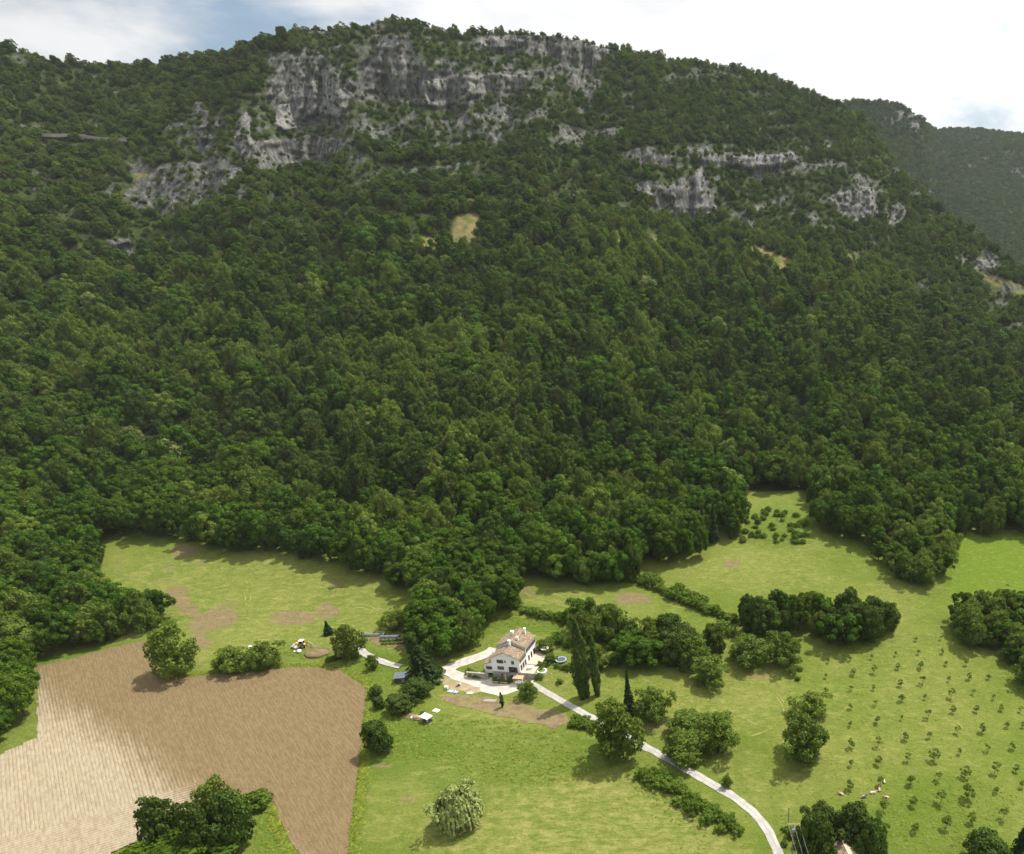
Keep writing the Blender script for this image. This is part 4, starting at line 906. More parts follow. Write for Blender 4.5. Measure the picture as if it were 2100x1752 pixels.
drape('soil_strip', [(908, 1430), (935, 1424), (965, 1427), (1000, 1430), (1055, 1440), (1110, 1452), (1158, 1466), (1168, 1480), (1140, 1494), (1080, 1482), (1000, 1463), (945, 1449), (912, 1440)], 2.0, .07, SOIL, 'strip of bare brown soil below the gravel yard', 'soil', 1.5)
drape('garden_bed', [(752, 1308), (790, 1303), (850, 1306), (862, 1322), (838, 1332), (795, 1328), (764, 1320)], 1.6, .07, SOIL, 'bare soil of the small vegetable garden at the end of the track', 'garden bed', 1.5)
TRACKS = [[(383, 1220), (430, 1226), (470, 1230), (505, 1232)], [(501, 1194), (502, 1215), (505, 1240), (507, 1258)], [(511, 1194), (513, 1215), (516, 1240)], [(400, 1215), (440, 1208), (480, 1205), (520, 1208)],
  [(700, 1246), (730, 1240), (760, 1244), (775, 1256), (762, 1268), (735, 1274)], [(716, 1250), (738, 1246), (756, 1252), (752, 1262)], [(1080, 1205), (1110, 1215), (1150, 1228), (1200, 1238)], [(1070, 1215), (1110, 1230), (1160, 1244), (1205, 1254)], [(1335, 1236), (1380, 1244), (1430, 1254)],
  [(1460, 1196), (1500, 1198), (1560, 1197), (1640, 1202)], [(1450, 1184), (1470, 1195), (1480, 1198)], [(1340, 1485), (1380, 1450), (1430, 1420), (1480, 1404), (1520, 1398)], [(1350, 1500), (1400, 1462), (1450, 1436), (1500, 1422)], [(1560, 1402), (1590, 1420), (1608, 1440)], [(1520, 1400), (1570, 1412), (1600, 1440), (1606, 1470), (1580, 1495), (1540, 1510)],
  [(1530, 1475), (1560, 1490), (1600, 1488), (1616, 1478)], [(1640, 1122), (1680, 1128), (1700, 1140), (1690, 1150)], [(420, 1300), (440, 1290), (470, 1282), (500, 1278)], [(560, 1252), (600, 1250), (640, 1252)]]
for t in TRACKS: strip('mown_swath', t, .8, .05, DRYT, 'thin pale line of cut hay left on the mown meadow', 'hay line', .8)
for o in [o for o in COL.objects if o.name.startswith('mown_swath')]: o['group'] = 'hay lines on the meadows'

# ploughed field: a sheet of real furrows
FIELD = [(76, 1366), (140, 1352), (210, 1332), (296, 1313), (308, 1324), (316, 1352), (324, 1380), (350, 1392), (420, 1385), (520, 1374), (620, 1367), (690, 1372), (735, 1396), (752, 1413), (750, 1450), (742, 1540), (732, 1620), (722, 1690), (712, 1770), (706, 1840), (645, 1840), (614, 1762), (577, 1690), (557, 1645), (530, 1632), (500, 1632), (440, 1650), (380, 1680), (300, 1720), (215, 1760), (120, 1810), (-220, 1910), (-220, 1612), (0, 1546), (74, 1512)]
FW = [(v.x, v.y) for v in (land1(*q) for q in FIELD)]
def furrows(name, poly, e1, spacing, amp, lift, label, soft=1.0, step=0.26, seed=0):
    e1 = np.array(e1)/np.linalg.norm(e1); e2 = np.array([e1[1], -e1[0]])
    P = np.array(poly); a, b = P@e1, P@e2
    u = np.arange(a.min()-1, a.max()+1, 1.1); v = np.arange(b.min()-1, b.max()+1, step)
    U, V = np.meshgrid(u, v); X = U*e1[0]+V*e2[0]; Y = U*e1[1]+V*e2[1]
    d = polydist(X[::1, ::1].ravel(), Y.ravel(), poly).reshape(X.shape)+.5*fbm(X/2, Y/2, 0, 5, 3)
    ph = V/spacing+.12*vnoise(U/14, V/3, 0, 61+seed)
    row = np.cos(2*math.pi*ph)
    Z = zv(X, Y)+lift+amp*row*(.6+.4*vnoise(U/4, V/1.5, 0, 63))+.05*fbm(X/1.1, Y/1.1, 0, 64, 3)
    F = grid_faces(*X.shape); ok = (d > 0).ravel(); F = F[ok[F].all(1)]
    used = np.unique(F); rm = np.full(X.size, -1); rm[used] = np.arange(len(used))
    me = mesh_np(name, np.stack([X, Y, Z], -1).reshape(-1, 3)[used], rm[F], True)
    qx, qy = to_sheet(X, Y, Z); qx = qx+40*fbm(X/14, Y/14, 0, 66, 4)
    straw = sst(120, -230, qx-(120+(qy-1400)*1.40))
    fattr(me, 'straw', straw.ravel()[used]); fattr(me, 'row', row.ravel()[used]); fattr(me, 'rown', vnoise(np.floor(ph)*.7, U/40, 0, 71).ravel()[used])
    return tag(link(name, me, None, MAT_PLOUGH), label, 'field', None, 'structure')
s = NT('ploughed_soil'); p = s.pos(); n = s.noise(p, .05, 5, .6); m = s.noise(s.map(s.map(p, (1, 1, 1), (0, 0, -R(135))), (.28, 1.3, 1)), 1.1, 6, .72); f = s.noise(p, 3.2, 4, .75)
st = s.math('ADD', s.attr('straw'), s.math('ADD', s.math('MULTIPLY', s.math('SUBTRACT', n, .5), .5), s.math('MULTIPLY', s.attr('rown'), .42)))
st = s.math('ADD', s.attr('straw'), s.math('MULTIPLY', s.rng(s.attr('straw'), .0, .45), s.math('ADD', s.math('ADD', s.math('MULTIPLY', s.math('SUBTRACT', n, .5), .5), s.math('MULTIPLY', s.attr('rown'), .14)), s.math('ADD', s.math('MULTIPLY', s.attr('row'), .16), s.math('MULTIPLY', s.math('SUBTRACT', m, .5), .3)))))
st = s.rng(st, .15, .95)
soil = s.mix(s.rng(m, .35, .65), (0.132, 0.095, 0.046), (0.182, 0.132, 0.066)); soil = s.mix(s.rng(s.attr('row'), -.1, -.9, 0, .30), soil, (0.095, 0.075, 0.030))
soil = s.mix(s.rng(f, .58, .72, 0, .75), soil, (0.40, 0.34, 0.25))
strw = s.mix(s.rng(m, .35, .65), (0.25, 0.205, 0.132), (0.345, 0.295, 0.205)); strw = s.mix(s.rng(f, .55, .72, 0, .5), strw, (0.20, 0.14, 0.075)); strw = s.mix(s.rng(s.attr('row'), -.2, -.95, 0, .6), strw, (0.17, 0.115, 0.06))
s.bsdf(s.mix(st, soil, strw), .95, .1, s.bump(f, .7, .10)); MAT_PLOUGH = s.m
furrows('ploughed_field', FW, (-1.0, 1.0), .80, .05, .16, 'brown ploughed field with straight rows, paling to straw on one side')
HEAD = [(v.x, v.y) for v in (land1(*q) for q in [(-220, 1800), (0, 1722), (130, 1690), (260, 1652), (400, 1606), (470, 1590), (540, 1580), (556, 1600), (556, 1640), (528, 1633), (500, 1632), (440, 1650), (380, 1680), (300, 1720), (215, 1760), (120, 1810), (-220, 1905)])]
h0, h1 = land1(100, 1712), land1(440, 1610)
furrows('field_headland', HEAD, (h1.x-h0.x, h1.y-h0.y), 1.0, .05, .30, 'pale strip of cross rows along the lower edge of the ploughed field', seed=5)

# ---- rough grass: tufts on the meadows and field margins
tc_ = bpy.data.collections.new('grass_kinds')
for k in range(4):
    n = 26; az = RNG.uniform(0, 6.28, n); q = .32*np.sqrt(RNG.random(n)); P = np.stack([q*np.cos(az), q*np.sin(az), RNG.uniform(.04, .16, n)], 1)
    V, F = leaves(P, np.stack([np.cos(az), np.sin(az), np.full(n, 2.2)], 1)+RNG.normal(size=(n, 3))*.35, .15, 1.7, (0, 0, 1)); me = mesh_np('tuft', V, F); me.materials.append(L_GRASS); tc_.objects.link(bpy.data.objects.new('tuft_%d' % k, me))
n = 210000; r = np.random.default_rng(91); x = r.uniform(-190, 95, n); y = r.uniform(112, 320, n); z = zv(x, y); qx, qy = to_sheet(x, y, z)
d = fbm(x/18, y/18, 0, 15, 4); tall = np.zeros(n)
for cx_, cy_, rx, ry, ang, stg in LUSH+[(1040, 1540, 190, 60, 8, .8)]:
    a = R(ang); dx, dy = qx-cx_, qy-cy_; tall = np.maximum(tall, stg*(np.hypot((dx*math.cos(a)+dy*math.sin(a))/rx, (-dx*math.sin(a)+dy*math.cos(a))/ry) < 1))
FD = polydist(x, y, FW)
keep = (qx > -60) & (qx < 2160) & (qy < 1800) & (r.random(n) < np.maximum((.015+.22*tall)*(0.4+1.1*np.clip(d+.3, 0, 1)), .95*((FD < 0) & (FD > -2.2)))) & ~inpoly(x, y, FW)
for path, w in (([(1612, 1850), (1592, 1738), (1538, 1660), (1440, 1597), (1350, 1546), (1260, 1498), (1175, 1451), (1084, 1402)], 9),):
    pd = polydist(qx, qy, path+path[::-1]); keep &= np.abs(pd) > w
for pl in ([(895, 1375), (1100, 1395), (1100, 1415), (1175, 1485), (1140, 1498), (905, 1445)], [(905, 1380), (1015, 1325), (1110, 1330), (1115, 1400), (900, 1400)]): keep &= ~inpoly(qx, qy, pl)
x, y, z, t = x[keep], y[keep], z[keep], tall[keep]; k = len(x); sc_ = r.uniform(.5, 1.0, k)*(.7+.5*t+.5*(np.abs(FD[keep]) < 2.2))
rot = np.zeros((k, 3)); rot[:, 2] = r.uniform(0, 6.28, k)
instancer('grass', np.c_[x, y, z], np.stack([sc_*1.3, sc_*1.3, sc_], 1), rot, r.integers(0, 4, k), tc_, 'tufts of rough green grass on the meadows and field edges', 'grass')
print('tufts', k)
# ------------------------------------------------------------------ materials for built things
PLASTER = plain('plaster', (0.88, 0.88, 0.88), .9, .1, .04, .8)
s = NT('stone_base'); v = s.coord('Object'); n = s.noise(v, 1.6, 6, .65); vo = s.n('ShaderNodeTexVoronoi'); s.put(vo.inputs['Vector'], v); vo.inputs['Scale'].default_value = 3.2
c = s.mix(s.rng(n, .35, .65), (0.26, 0.24, 0.21), (0.44, 0.40, 0.35)); c = s.mix(.35, c, vo.outputs['Color'], 'SOFT_LIGHT'); s.bsdf(c, .95, .1, s.bump(vo.outputs['Distance'], .8, .06)); STONE = s.m
s = NT('roof_tiles'); v = s.coord('Object'); vo = s.n('ShaderNodeTexVoronoi'); s.put(vo.inputs['Vector'], s.map(v, (1, 1, 1))); vo.inputs['Scale'].default_value = 2.6
sx = s.n('ShaderNodeSeparateColor'); s.put(sx.inputs[0], vo.outputs['Color']); n = s.noise(v, .7, 5, .65)
c = s.mix(sx.outputs[0], (0.160, 0.120, 0.078), (0.30, 0.228, 0.150)); c = s.mix(s.rng(sx.outputs[1], .70, .95, 0, .55), c, (0.46, 0.39, 0.28)); c = s.mix(s.rng(n, .52, .72, 0, .6), c, (0.17, 0.145, 0.10)); s.bsdf(c, .9, .15); TILE = s.m
GLASS = plain('window_glass', (0.02, 0.025, 0.03), .08, .6, .1)
SHUT = plain('shutter_brown', (0.075, 0.055, 0.045), .7)
SHUT_T = plain('shutter_tan', (0.30, 0.20, 0.10), .7)
WOODL = plain('light_wood', (0.50, 0.34, 0.19), .8, .2, .25, 5)
WOODG = plain('grey_wood', (0.33, 0.30, 0.26), .9, .1, .3, 5)
PAVE = plain('terrace_paving', (0.52, 0.42, 0.31), .9, .1, .15, 1.5)
WHITE = plain('white_paint', (0.82, 0.82, 0.82), .45, .4, .04)
METALD = plain('dark_metal', (0.07, 0.08, 0.09), .45, .5, .2)
METALG = plain('grey_metal', (0.34, 0.35, 0.36), .45, .5, .15)
RUBBER = plain('rubber', (0.025, 0.025, 0.027), .85, .2, .2)
GUTTER = plain('gutter', (0.10, 0.12, 0.11), .6)
YELL = plain('faded_yellow', (0.60, 0.40, 0.13), .6, .3, .2, 4)

def ribbed_roof(p00, p10, p11, p01, pitch=.30, th=.10):
    """tile-covered slope: p00-p10 eave, p01-p11 ridge; rounded rows run from eave to ridge, courses step down"""
    p00, p10, p11, p01 = map(Vector, (p00, p10, p11, p01)); L = (p10-p00).length; S = (p01-p00).length
    nu = max(2, int(L/pitch))*6; nv = max(2, int(S/.42)); nrm = (p10-p00).cross(p01-p00).normalized(); V = []; F = []
    rows = []
    for j in range(nv):
        for e in (0, 1): rows.append(((j+e*.98)/nv, .05*(1-e)))
    for t, hgt in rows:
        for i in range(nu+1):
            u = i/nu; q = p00.lerp(p10, u).lerp(p01.lerp(p11, u), t); V.append(q+nrm*(th+hgt+.055*abs(math.sin(math.pi*i/6))+.02*math.sin(i*12.9+j*7)))
    m = nu+1
    for j in range(len(rows)-1):
        for i in range(nu): F.append((j*m+i, j*m+i+1, (j+1)*m+i+1, (j+1)*m+i))
    return V, F
def roof(name, parent, *slopes, mat=None):
    b = MB()
    for sl_ in slopes:
        b.add(*ribbed_roof(*sl_)); a = [Vector(q) for q in sl_]; n_ = (a[1]-a[0]).cross(a[3]-a[0]).normalized()
        lo = [q-n_*.02 for q in a]; hi = [q+n_*.07 for q in a]
        b.add(lo+hi, [(3, 2, 1, 0), (4, 5, 6, 7), (0, 1, 5, 4), (1, 2, 6, 5), (2, 3, 7, 6), (3, 0, 4, 7)])
    return b.build(name, mat or TILE, parent)
def window(parent, c, w, h, face, shutters=1, door=False, smat=None):
    """window in the wall plane; face 'S' looks to -y, 'E' to +x"""
    def P(a, d, z): return (c[0]+a, c[1]-d, c[2]+z) if face == 'S' else (c[0]+d, c[1]+a, c[2]+z)
    def B(b, a, d, z, wa, wd, wz): return b.box(P(a, d, z), (wa, wd, wz) if face == 'S' else (wd, wa, wz))
    f = B(B(B(B(MB(), -w/2, .03, 0, .09, .10, h), w/2, .03, 0, .09, .10, h), 0, .03, h/2, w+.09, .10, .09), 0, .03, 0, .06, .08, h).build('door' if door else 'window', WOODG if not door else SHUT, parent)
    B(MB(), 0, .012, 0, w, .02, h).build('pane', GLASS, f)
    if not door: B(MB(), 0, .08, -h/2-.05, w+.3, .20, .07).build('sill', STONE, f)
    if shutters:
        for sg in (-1, 1):
            b = B(MB(), sg*(w/2+w*.26+.02), .06, 0, w*.5, .05, h+.06)
            for k in range(5): B(b, sg*(w/2+w*.26+.02), .09, -h*.4+h*.2*k, w*.42, .03, .05)
            b.build('shutter', smat or SHUT, f)
    return f
# ------------------------------------------------------------------ the farmhouse
hp = land1(1013, 1388); hp.z += .1
hs = empty('farmhouse', hp, R(-7.5), 'two-part white farmhouse with brown tiled roofs, chimneys and a stone foot', 'farmhouse')
WX, FY, RY, EV, AP = 10.0, 5.6, 14.0, 7.7, 10.0      # width, end of front block, end of rear block, eaves, apex
def gable_block(y0, y1, ev, ap, x0, x1):
    xm = (x0+x1)/2; vs = [(x0, y0, -1), (x1, y0, -1), (x1, y0, ev), (xm, y0, ap), (x0, y0, ev)]; vs += [(x, y1, z) for x, _, z in vs]
    return MB().add(vs, [(0, 1, 2, 3, 4), (9, 8, 7, 6, 5), (0, 5, 6, 1), (1, 6, 7, 2), (2, 7, 8, 3), (3, 8, 9, 4), (4, 9, 5, 0)])
gable_block(0, FY, EV, AP, 0, WX).build('wall', PLASTER, hs)
gable_block(FY+.01, RY, EV+1.1, AP+1.4, -.4, WX+.005).build('wall', PLASTER, hs)
def gable_roof(y0, y1, ev, ap, x0, x1, ov=.28):
    xm = (x0+x1)/2; k = (ap-ev)/(xm-x0); e = ev-k*ov
    return (((x0-ov, y1, e), (x0-ov, y0, e), (xm, y0, ap), (xm, y1, ap)), ((x1+ov, y0, e), (x1+ov, y1, e), (xm, y1, ap), (xm, y0, ap)))
rf = roof('roof', hs, *gable_roof(-.35, FY, EV+.02, AP+.02, 0, WX))
rr = roof('roof', hs, *gable_roof(FY-.25, RY+.35, EV+1.12, AP+1.42, -.4, WX))
MB().tube((0-.3, FY-.35, EV+.75), (WX/2-.2, FY-.35, AP+1.12), .08).tube((WX/2-.2, FY-.35, AP+1.12), (WX+.35, FY-.35, EV+.9), .08).build('gutter', GUTTER, rr)
MB().tube((WX+.52, -.3, EV-.28), (WX+.52, FY-.3, EV-.28), .08).build('gutter', GUTTER, rf)
MB().prism([(-.02, -1), (-.12, -1), (-.12, 2.15), (-.02, 2.3)], -.1, WX+.1).build('stone_foot', STONE, hs)
def chimney(parent, x, y, z0, h, w=.6):
    c = MB().box((x, y, z0+h/2-.5), (w, w, h+1)).build('chimney', PLASTER, parent)
    MB().box((x, y, z0+h+.06), (w+.22, w+.22, .12)).box((x, y, z0+h+.38), (w+.1, w+.1, .08)).box((x-w*.35, y, z0+h+.22), (.1, w, .3)).box((x+w*.35, y, z0+h+.22), (.1, w, .3)).build('cap', PLASTER, c)
chimney(rf, 5.1, FY-.9, AP-.3, 2.0, .65)
chimney(rr, 6.8, 7.6, AP+.7, .9, .5); chimney(rr, 3.6, 10.6, AP+.8, 1.1, .8); chimney(rr, 7.2, 12.8, AP+.6, 1.5, .55)
# lean-to at the side
ln = MB(); vs = [(-3.1, .3, 1.2), (-.01, .3, 1.2), (-.01, .3, 5.75), (-3.1, .3, 4.55)]; ln.add(vs+[(x, 6.2, z) for x, _, z in vs], [(0, 1, 2, 3), (7, 6, 5, 4), (0, 4, 5, 1), (1, 5, 6, 2), (2, 6, 7, 3), (3, 7, 4, 0)]).build('lean_to', PLASTER, hs)
roof('roof', hs, ((-3.5, 6.4, 4.42), (-3.5, -.05, 4.42), (-.02, -.05, 5.80), (-.02, 6.4, 5.80)))
chm = MB().box((-.6, 3.6, 5.6), (.8, .8, 4.0)).build('chimney', PLASTER, hs); MB().box((-.6, 3.6, 7.72), (1.0, 1.0, .14)).box((-.6, 3.6, 8.1), (.9, .5, .5), taper=.4).build('cap', PLASTER, chm)
window(hs, (3.2, 0, 6.35), 1.1, 1.25, 'S'); window(hs, (5.0, 0, 6.5), .5, .65, 'S', 0); window(hs, (7.7, 0, 6.25), .95, 1.2, 'S', 0)
window(hs, (3.1, 0, 3.75), 1.1, 1.2, 'S'); window(hs, (3.2, -.12, 1.1), .7, .7, 'S', 0); window(hs, (-1.3, .3, 3.3), 1.0, 1.1, 'S')
window(hs, (7.5, 0, 3.35), 1.5, 2.1, 'S', 1, True)
MB().box((7.2, -.14, .85), (1.9, .06, 2.0)).build('cellar_door', METALD, hs)
for x in (3.6, 4.4, 5.6, 6.2): MB().disc((0, 0, 0), .11, 10).build('vent_hole', METALD, hs).matrix_local = Matrix.Translation((x, -.004, 8.5)) @ Matrix.Rotation(math.pi/2, 4, 'X')
bal = MB().box((7.5, -.75, 2.16), (3.6, 1.5, .16)).build('balcony', STONE, hs)
rl = MB()
for i in range(25): rl.box((5.75+3.5*i/24, -1.44, 2.72), (.03, .03, .96))
rl.box((7.5, -1.44, 3.2), (3.6, .06, .05)).build('railing', METALD, bal)
for y, h in ((1.2, 5.9), (3.0, 5.9), (4.7, 5.9), (7.0, 6.7), (9.0, 6.7), (11.0, 6.7), (12.9, 6.7)): window(hs, (WX, y, h+.55), .85, 1.25, 'E', 1, False, SHUT_T if y < 6 else SHUT)
for y, w in ((1.1, 1.0), (2.8, 1.0), (4.5, 1.0), (7.4, 1.0), (9.6, 1.0), (11.9, 1.3)): window(hs, (WX, y, 3.75), w, 2.1, 'E', 0, True, SHUT_T)
# terrace, walls, pergola
tr_ = MB().box((12.4, 6.9, .95), (4.6, 14.2, 3.0)).build('terrace', STONE, hs)
MB().box((12.4, 6.9, 2.50), (4.7, 14.3, .10)).build('paving', PAVE, tr_)
MB().box((12.2, 5.2, 2.72), (4.0, .5, .34)).box((12.2, 4.8, 2.62), (4.0, .4, .16)).build('step', PAVE, tr_)
tag(MB().box((0, 0, 0), (7.6, .5, 3.0)).box((0, 0, 1.55), (7.8, .6, .1)).build('stone_wall', STONE), 'low grey stone garden wall beside the lean-to of the farmhouse', 'stone wall').matrix_world = Matrix.Translation(hp+Vector((-5.2, -.9, .55))) @ Matrix.Rotation(R(-7.5), 4, 'Z')
tag(MB().box((0, 0, 0), (5.2, .55, 3.2)).build('stone_wall', STONE), 'rough grey stone retaining wall below the paved terrace', 'stone wall').matrix_world = Matrix.Translation(hp+Vector((12.9, -1.2, .75))) @ Matrix.Rotation(R(-7.5), 4, 'Z')
def at(x, y, z=0.0):
    """point in the farmhouse's own axes"""
    v = Vector((x, y, 0)); v.rotate(Matrix.Rotation(R(-7.5), 3, 'Z')); return hp+v+Vector((0, 0, z))
pg = empty('pergola', at(10.2, -2.4, -.2), R(-7.5), 'pale timber pergola frame with a flat wooden cover at the house corner', 'pergola')
for x in (-1.4, 1.5):
    for y in (-.9, .9): MB().box((x, y, 1.1), (.16, .16, 2.2)).build('post', WOODL, pg)
for y in (-.9, .9): MB().box((0, y, 2.28), (3.4, .14, .18)).build('beam', WOODL, pg)
for i in range(9): MB().box((-1.55+3.1*i/8, 0, 2.44), (.3, 2.3, .06)).build('board', WOODL, pg)
tf = empty('timber_stack', at(5.2, -2.2, -.1), R(-7.5), 'upright pale planks leaning on the farmhouse foot beside the cellar door', 'planks')
for i in range(4): MB().box((i*.16, 0, 1.45), (.13, .05, 2.9), M=Matrix.Rotation(R(-8), 3, 'X')).build('plank', WOODL, tf)
tb = empty('timber_edging', at(3.6, -3.3, .05), R(-7.5), 'long pale timber beams lying along the edge of the drive', 'beams')
MB().box((-1.3, 0, .12), (2.6, .22, .22)).build('beam', WOODL, tb); MB().box((1.4, .05, .12), (2.6, .22, .22)).build('beam', WOODL, tb)
fe = empty('picket_fence', at(12.4, -2.0, 0), R(-7.5), 'short grey picket fence in front of the retaining wall', 'fence')
for i in range(14): MB().box((-1.5+3.0*i/13, 0, .55), (.07, .04, 1.1)).build('picket', WOODG, fe)
MB().box((0, .04, .35), (3.2, .04, .08)).build('rail', WOODG, fe); MB().box((0, .04, .85), (3.2, .04, .08)).build('rail', WOODG, fe)
# terrace things
TZ = 2.56
def parasol(loc, label, r=1.5, h=2.4):
    e = empty('parasol', loc, 0.3, label, 'parasol'); MB().tube((0, 0, 0), (0, 0, h), .035).build('pole', METALG, e); MB().box((0, 0, .05), (.6, .6, .1)).build('base', STONE, e)
    b = MB(); n = 8; vs = [(0, 0, h+.15)]+[(r*math.cos(2*math.pi*i/n), r*math.sin(2*math.pi*i/n), h-.35) for i in range(n)]; b.add(vs, [(0, i+1, (i+1) % n+1) for i in range(n)])
    c = b.build('canopy', WHITE, e); m = c.modifiers.new('t', 'SOLIDIFY'); m.thickness = .03
parasol(at(13.6, 13.0, TZ), 'open white parasol beyond the far end of the terrace')
tbl = empty('garden_table', at(12.3, 2.7, TZ), .2, 'white garden table on the paved terrace', 'table'); MB().box((0, 0, .72), (1.9, 1.1, .06)).build('tabletop', WHITE, tbl)
for x in (-.8, .8):
    for y in (-.45, .45): MB().box((x, y, .35), (.07, .07, .7)).build('leg', WHITE, tbl)
for k, (x, y) in enumerate(((-.5, -.9), (.5, -.9), (-.5, .95), (.5, .95))):
    p_ = at(12.3+x, 2.7+y, TZ); ch = empty('garden_chair', p_, 0 if y < 0 else math.pi, 'white garden chair drawn up to the terrace table', 'chair', 'chairs at the terrace table')
    MB().box((0, 0, .44), (.45, .45, .05)).build('seat', WHITE, ch); MB().box((0, -.21, .70), (.45, .04, .5)).build('backrest', WHITE, ch)
    for q in (-.19, .19):
        for u in (-.19, .19): MB().box((q, u, .21), (.04, .04, .42)).build('leg', WHITE, ch)
pl_ = empty('round_pool', at(16.3, 3.0, 1.3), 0, 'round white-rimmed garden pool with green water beside the terrace', 'pool'); MB().ring((0, 0, .45), 1.45, .26, zs=.8).build('rim', WHITE, pl_)
MB().tube((0, 0, -1.4), (0, 0, .42), 1.40, 1.40, 28).build('basin', WHITE, pl_); MB().disc((0, 0, .47), 1.30).build('water', plain('green_water', (0.13, 0.19, 0.03), .3, .4, .2), pl_)
def ground_rise(e):
    return e
ll = land1(1120, 1336); lg = empty('garden_lounger', ll, .3, 'white garden lounger on the lawn beside the farmhouse', 'lounger'); MB().box((.3, 0, .38), (1.5, .75, .14)).build('seat', WHITE, lg); MB().box((-.65, 0, .8), (.14, .75, 1.0), M=Matrix.Rotation(R(-20), 3, 'Y')).build('backrest', WHITE, lg)
for x in (-.3, .9):
    for y in (-.3, .3): MB().box((x, y, .16), (.06, .06, .32)).build('leg', WHITE, lg)
lt = land1(1151, 1356); tp = empty('trampoline', lt, 0, 'round garden trampoline with blue-white rim and bare net poles on the lawn', 'trampoline')
MB().ring((0, 0, .72), 1.75, .16, 32, 6, .35).build('rim', plain('trampoline_blue', (0.42, 0.50, 0.68), .6), tp); MB().disc((0, 0, .70), 1.66, 30).build('mat', METALD, tp)
for i in range(6):
    a = i*math.pi/3+.2; x, y = 1.8*math.cos(a), 1.8*math.sin(a); MB().tube((x, y, 0), (x, y, .7), .035).build('leg', METALG, tp); MB().tube((x, y, .7), (x, y, 2.3), .03).build('net_pole', METALG, tp)
wp = empty('washing_pole', land1(1133, 1392), 0, 'thin white pole standing on the grass beside the shrub', 'pole'); MB().tube((0, 0, 0), (0, 0, 2.0), .06).build('shaft', WHITE, wp); MB().box((0, 0, 2.02), (.2, .2, .05)).build('cap', WHITE, wp)
hd = tag(MB().blob((0, 0, .7), (4.2, 1.5, 2.2), 22, 9, .16, 3, -.75).build('clipped_hedge', plain('hedge_green', (0.022, 0.045, 0.012), .9, .1, .5, 5, bump=.2)), 'dark clipped hedge at the back of the lean-to', 'hedge'); hd.matrix_world = Matrix.Translation(at(-3.2, 9.8, .9)) @ Matrix.Rotation(.1, 4, 'Z')

# ------------------------------------------------------------------ vehicles
def wheel(parent, c, r, w, axis='Y'):
    d = Vector((0, w/2, 0)) if axis == 'Y' else Vector((w/2, 0, 0)); c = Vector(c)
    t = MB().tube(c-d, c+d, r, r, 18).build('wheel', RUBBER, parent); MB().tube(c-d*1.06, c+d*1.06, r*.55, r*.55, 14).build('rim', METALG, t)
def car(px_, py_, rz, mat, label, L=3.7, Wd=1.62, H=1.48):
    e = empty('parked_car', land1(px_, py_)+Vector((0, 0, .12)), rz, label, 'car'); a = L/2
    prof = [(-a, .35), (-a+.02, .75), (-a+.12, .92), (-a*.42, 1.0), (-a*.12, H-.06), (a*.45, H), (a*.82, H-.10), (a*.95, 1.0), (a, .85), (a, .35)]
    b = MB(); n = len(prof); xs = [(-Wd/2, .0), (-Wd/2*.985, .04), (Wd/2*.985, .04), (Wd/2, .0)]
    vs = []
    for fx in (-1, -.8, .8, 1):
        for (y, z) in prof:
            t = max(0, (z-.95)/(H-.95)); k = (abs(fx)-.0)*(1-.17*t) if abs(fx) == 1 else abs(fx)*(1-.1*t)
            vs.append((math.copysign(k*Wd/2, fx), y, z+(.03 if abs(fx) < 1 and z > .9 else 0)))
    fs = []
    for q in range(3):
        for i in range(n): fs.append((q*n+i, q*n+(i+1) % n, (q+1)*n+(i+1) % n, (q+1)*n+i))
    fs += [tuple(range(n-1, -1, -1)), tuple(range(3*n, 4*n))]
    b.add(vs, fs).build('body', mat, e, False, .05)
    MB().add([(-.58, -a*.40, 1.06), (.58, -a*.40, 1.06), (.54, -a*.155, H-.075), (-.54, -a*.155, H-.075)], [(0, 1, 2, 3)]).build('windscreen', GLASS, e)
    e.children[-1].location = (0, -.03, .05)
    MB().add([(-.56, a*.90, 1.08), (.56, a*.90, 1.08), (.50, a*.83, H-.16), (-.50, a*.83, H-.16)], [(3, 2, 1, 0)]).build('rear_window', GLASS, e); e.children[-1].location = (0, .10, 0)
    for sg in (-1, 1):
        MB().add([(sg*Wd*.485, -a*.32, 1.02), (sg*Wd*.485, a*.80, 1.02), (sg*Wd*.43, a*.66, H-.14), (sg*Wd*.43, -a*.06, H-.14)], [(0, 1, 2, 3)]).build('side_window', GLASS, e); e.children[-1].location = (sg*.03, 0, 0)
        MB().box((sg*Wd*.36, -a-.005, .70), (.3, .04, .16)).build('headlight', METALG, e)
        for y in (-a*.62, a*.62): wheel(e, (sg*(Wd/2-.09), y, .30), .30, .2, 'X')
    return e
car(1068, 1399, R(8), WHITE, 'small white car parked on the gravel in front of the terrace wall')
car(741, 1320, R(75), plain('car_dark', (0.05, 0.055, 0.06), .35, .5, .1), 'dark car parked where the track ends at the vegetable garden')
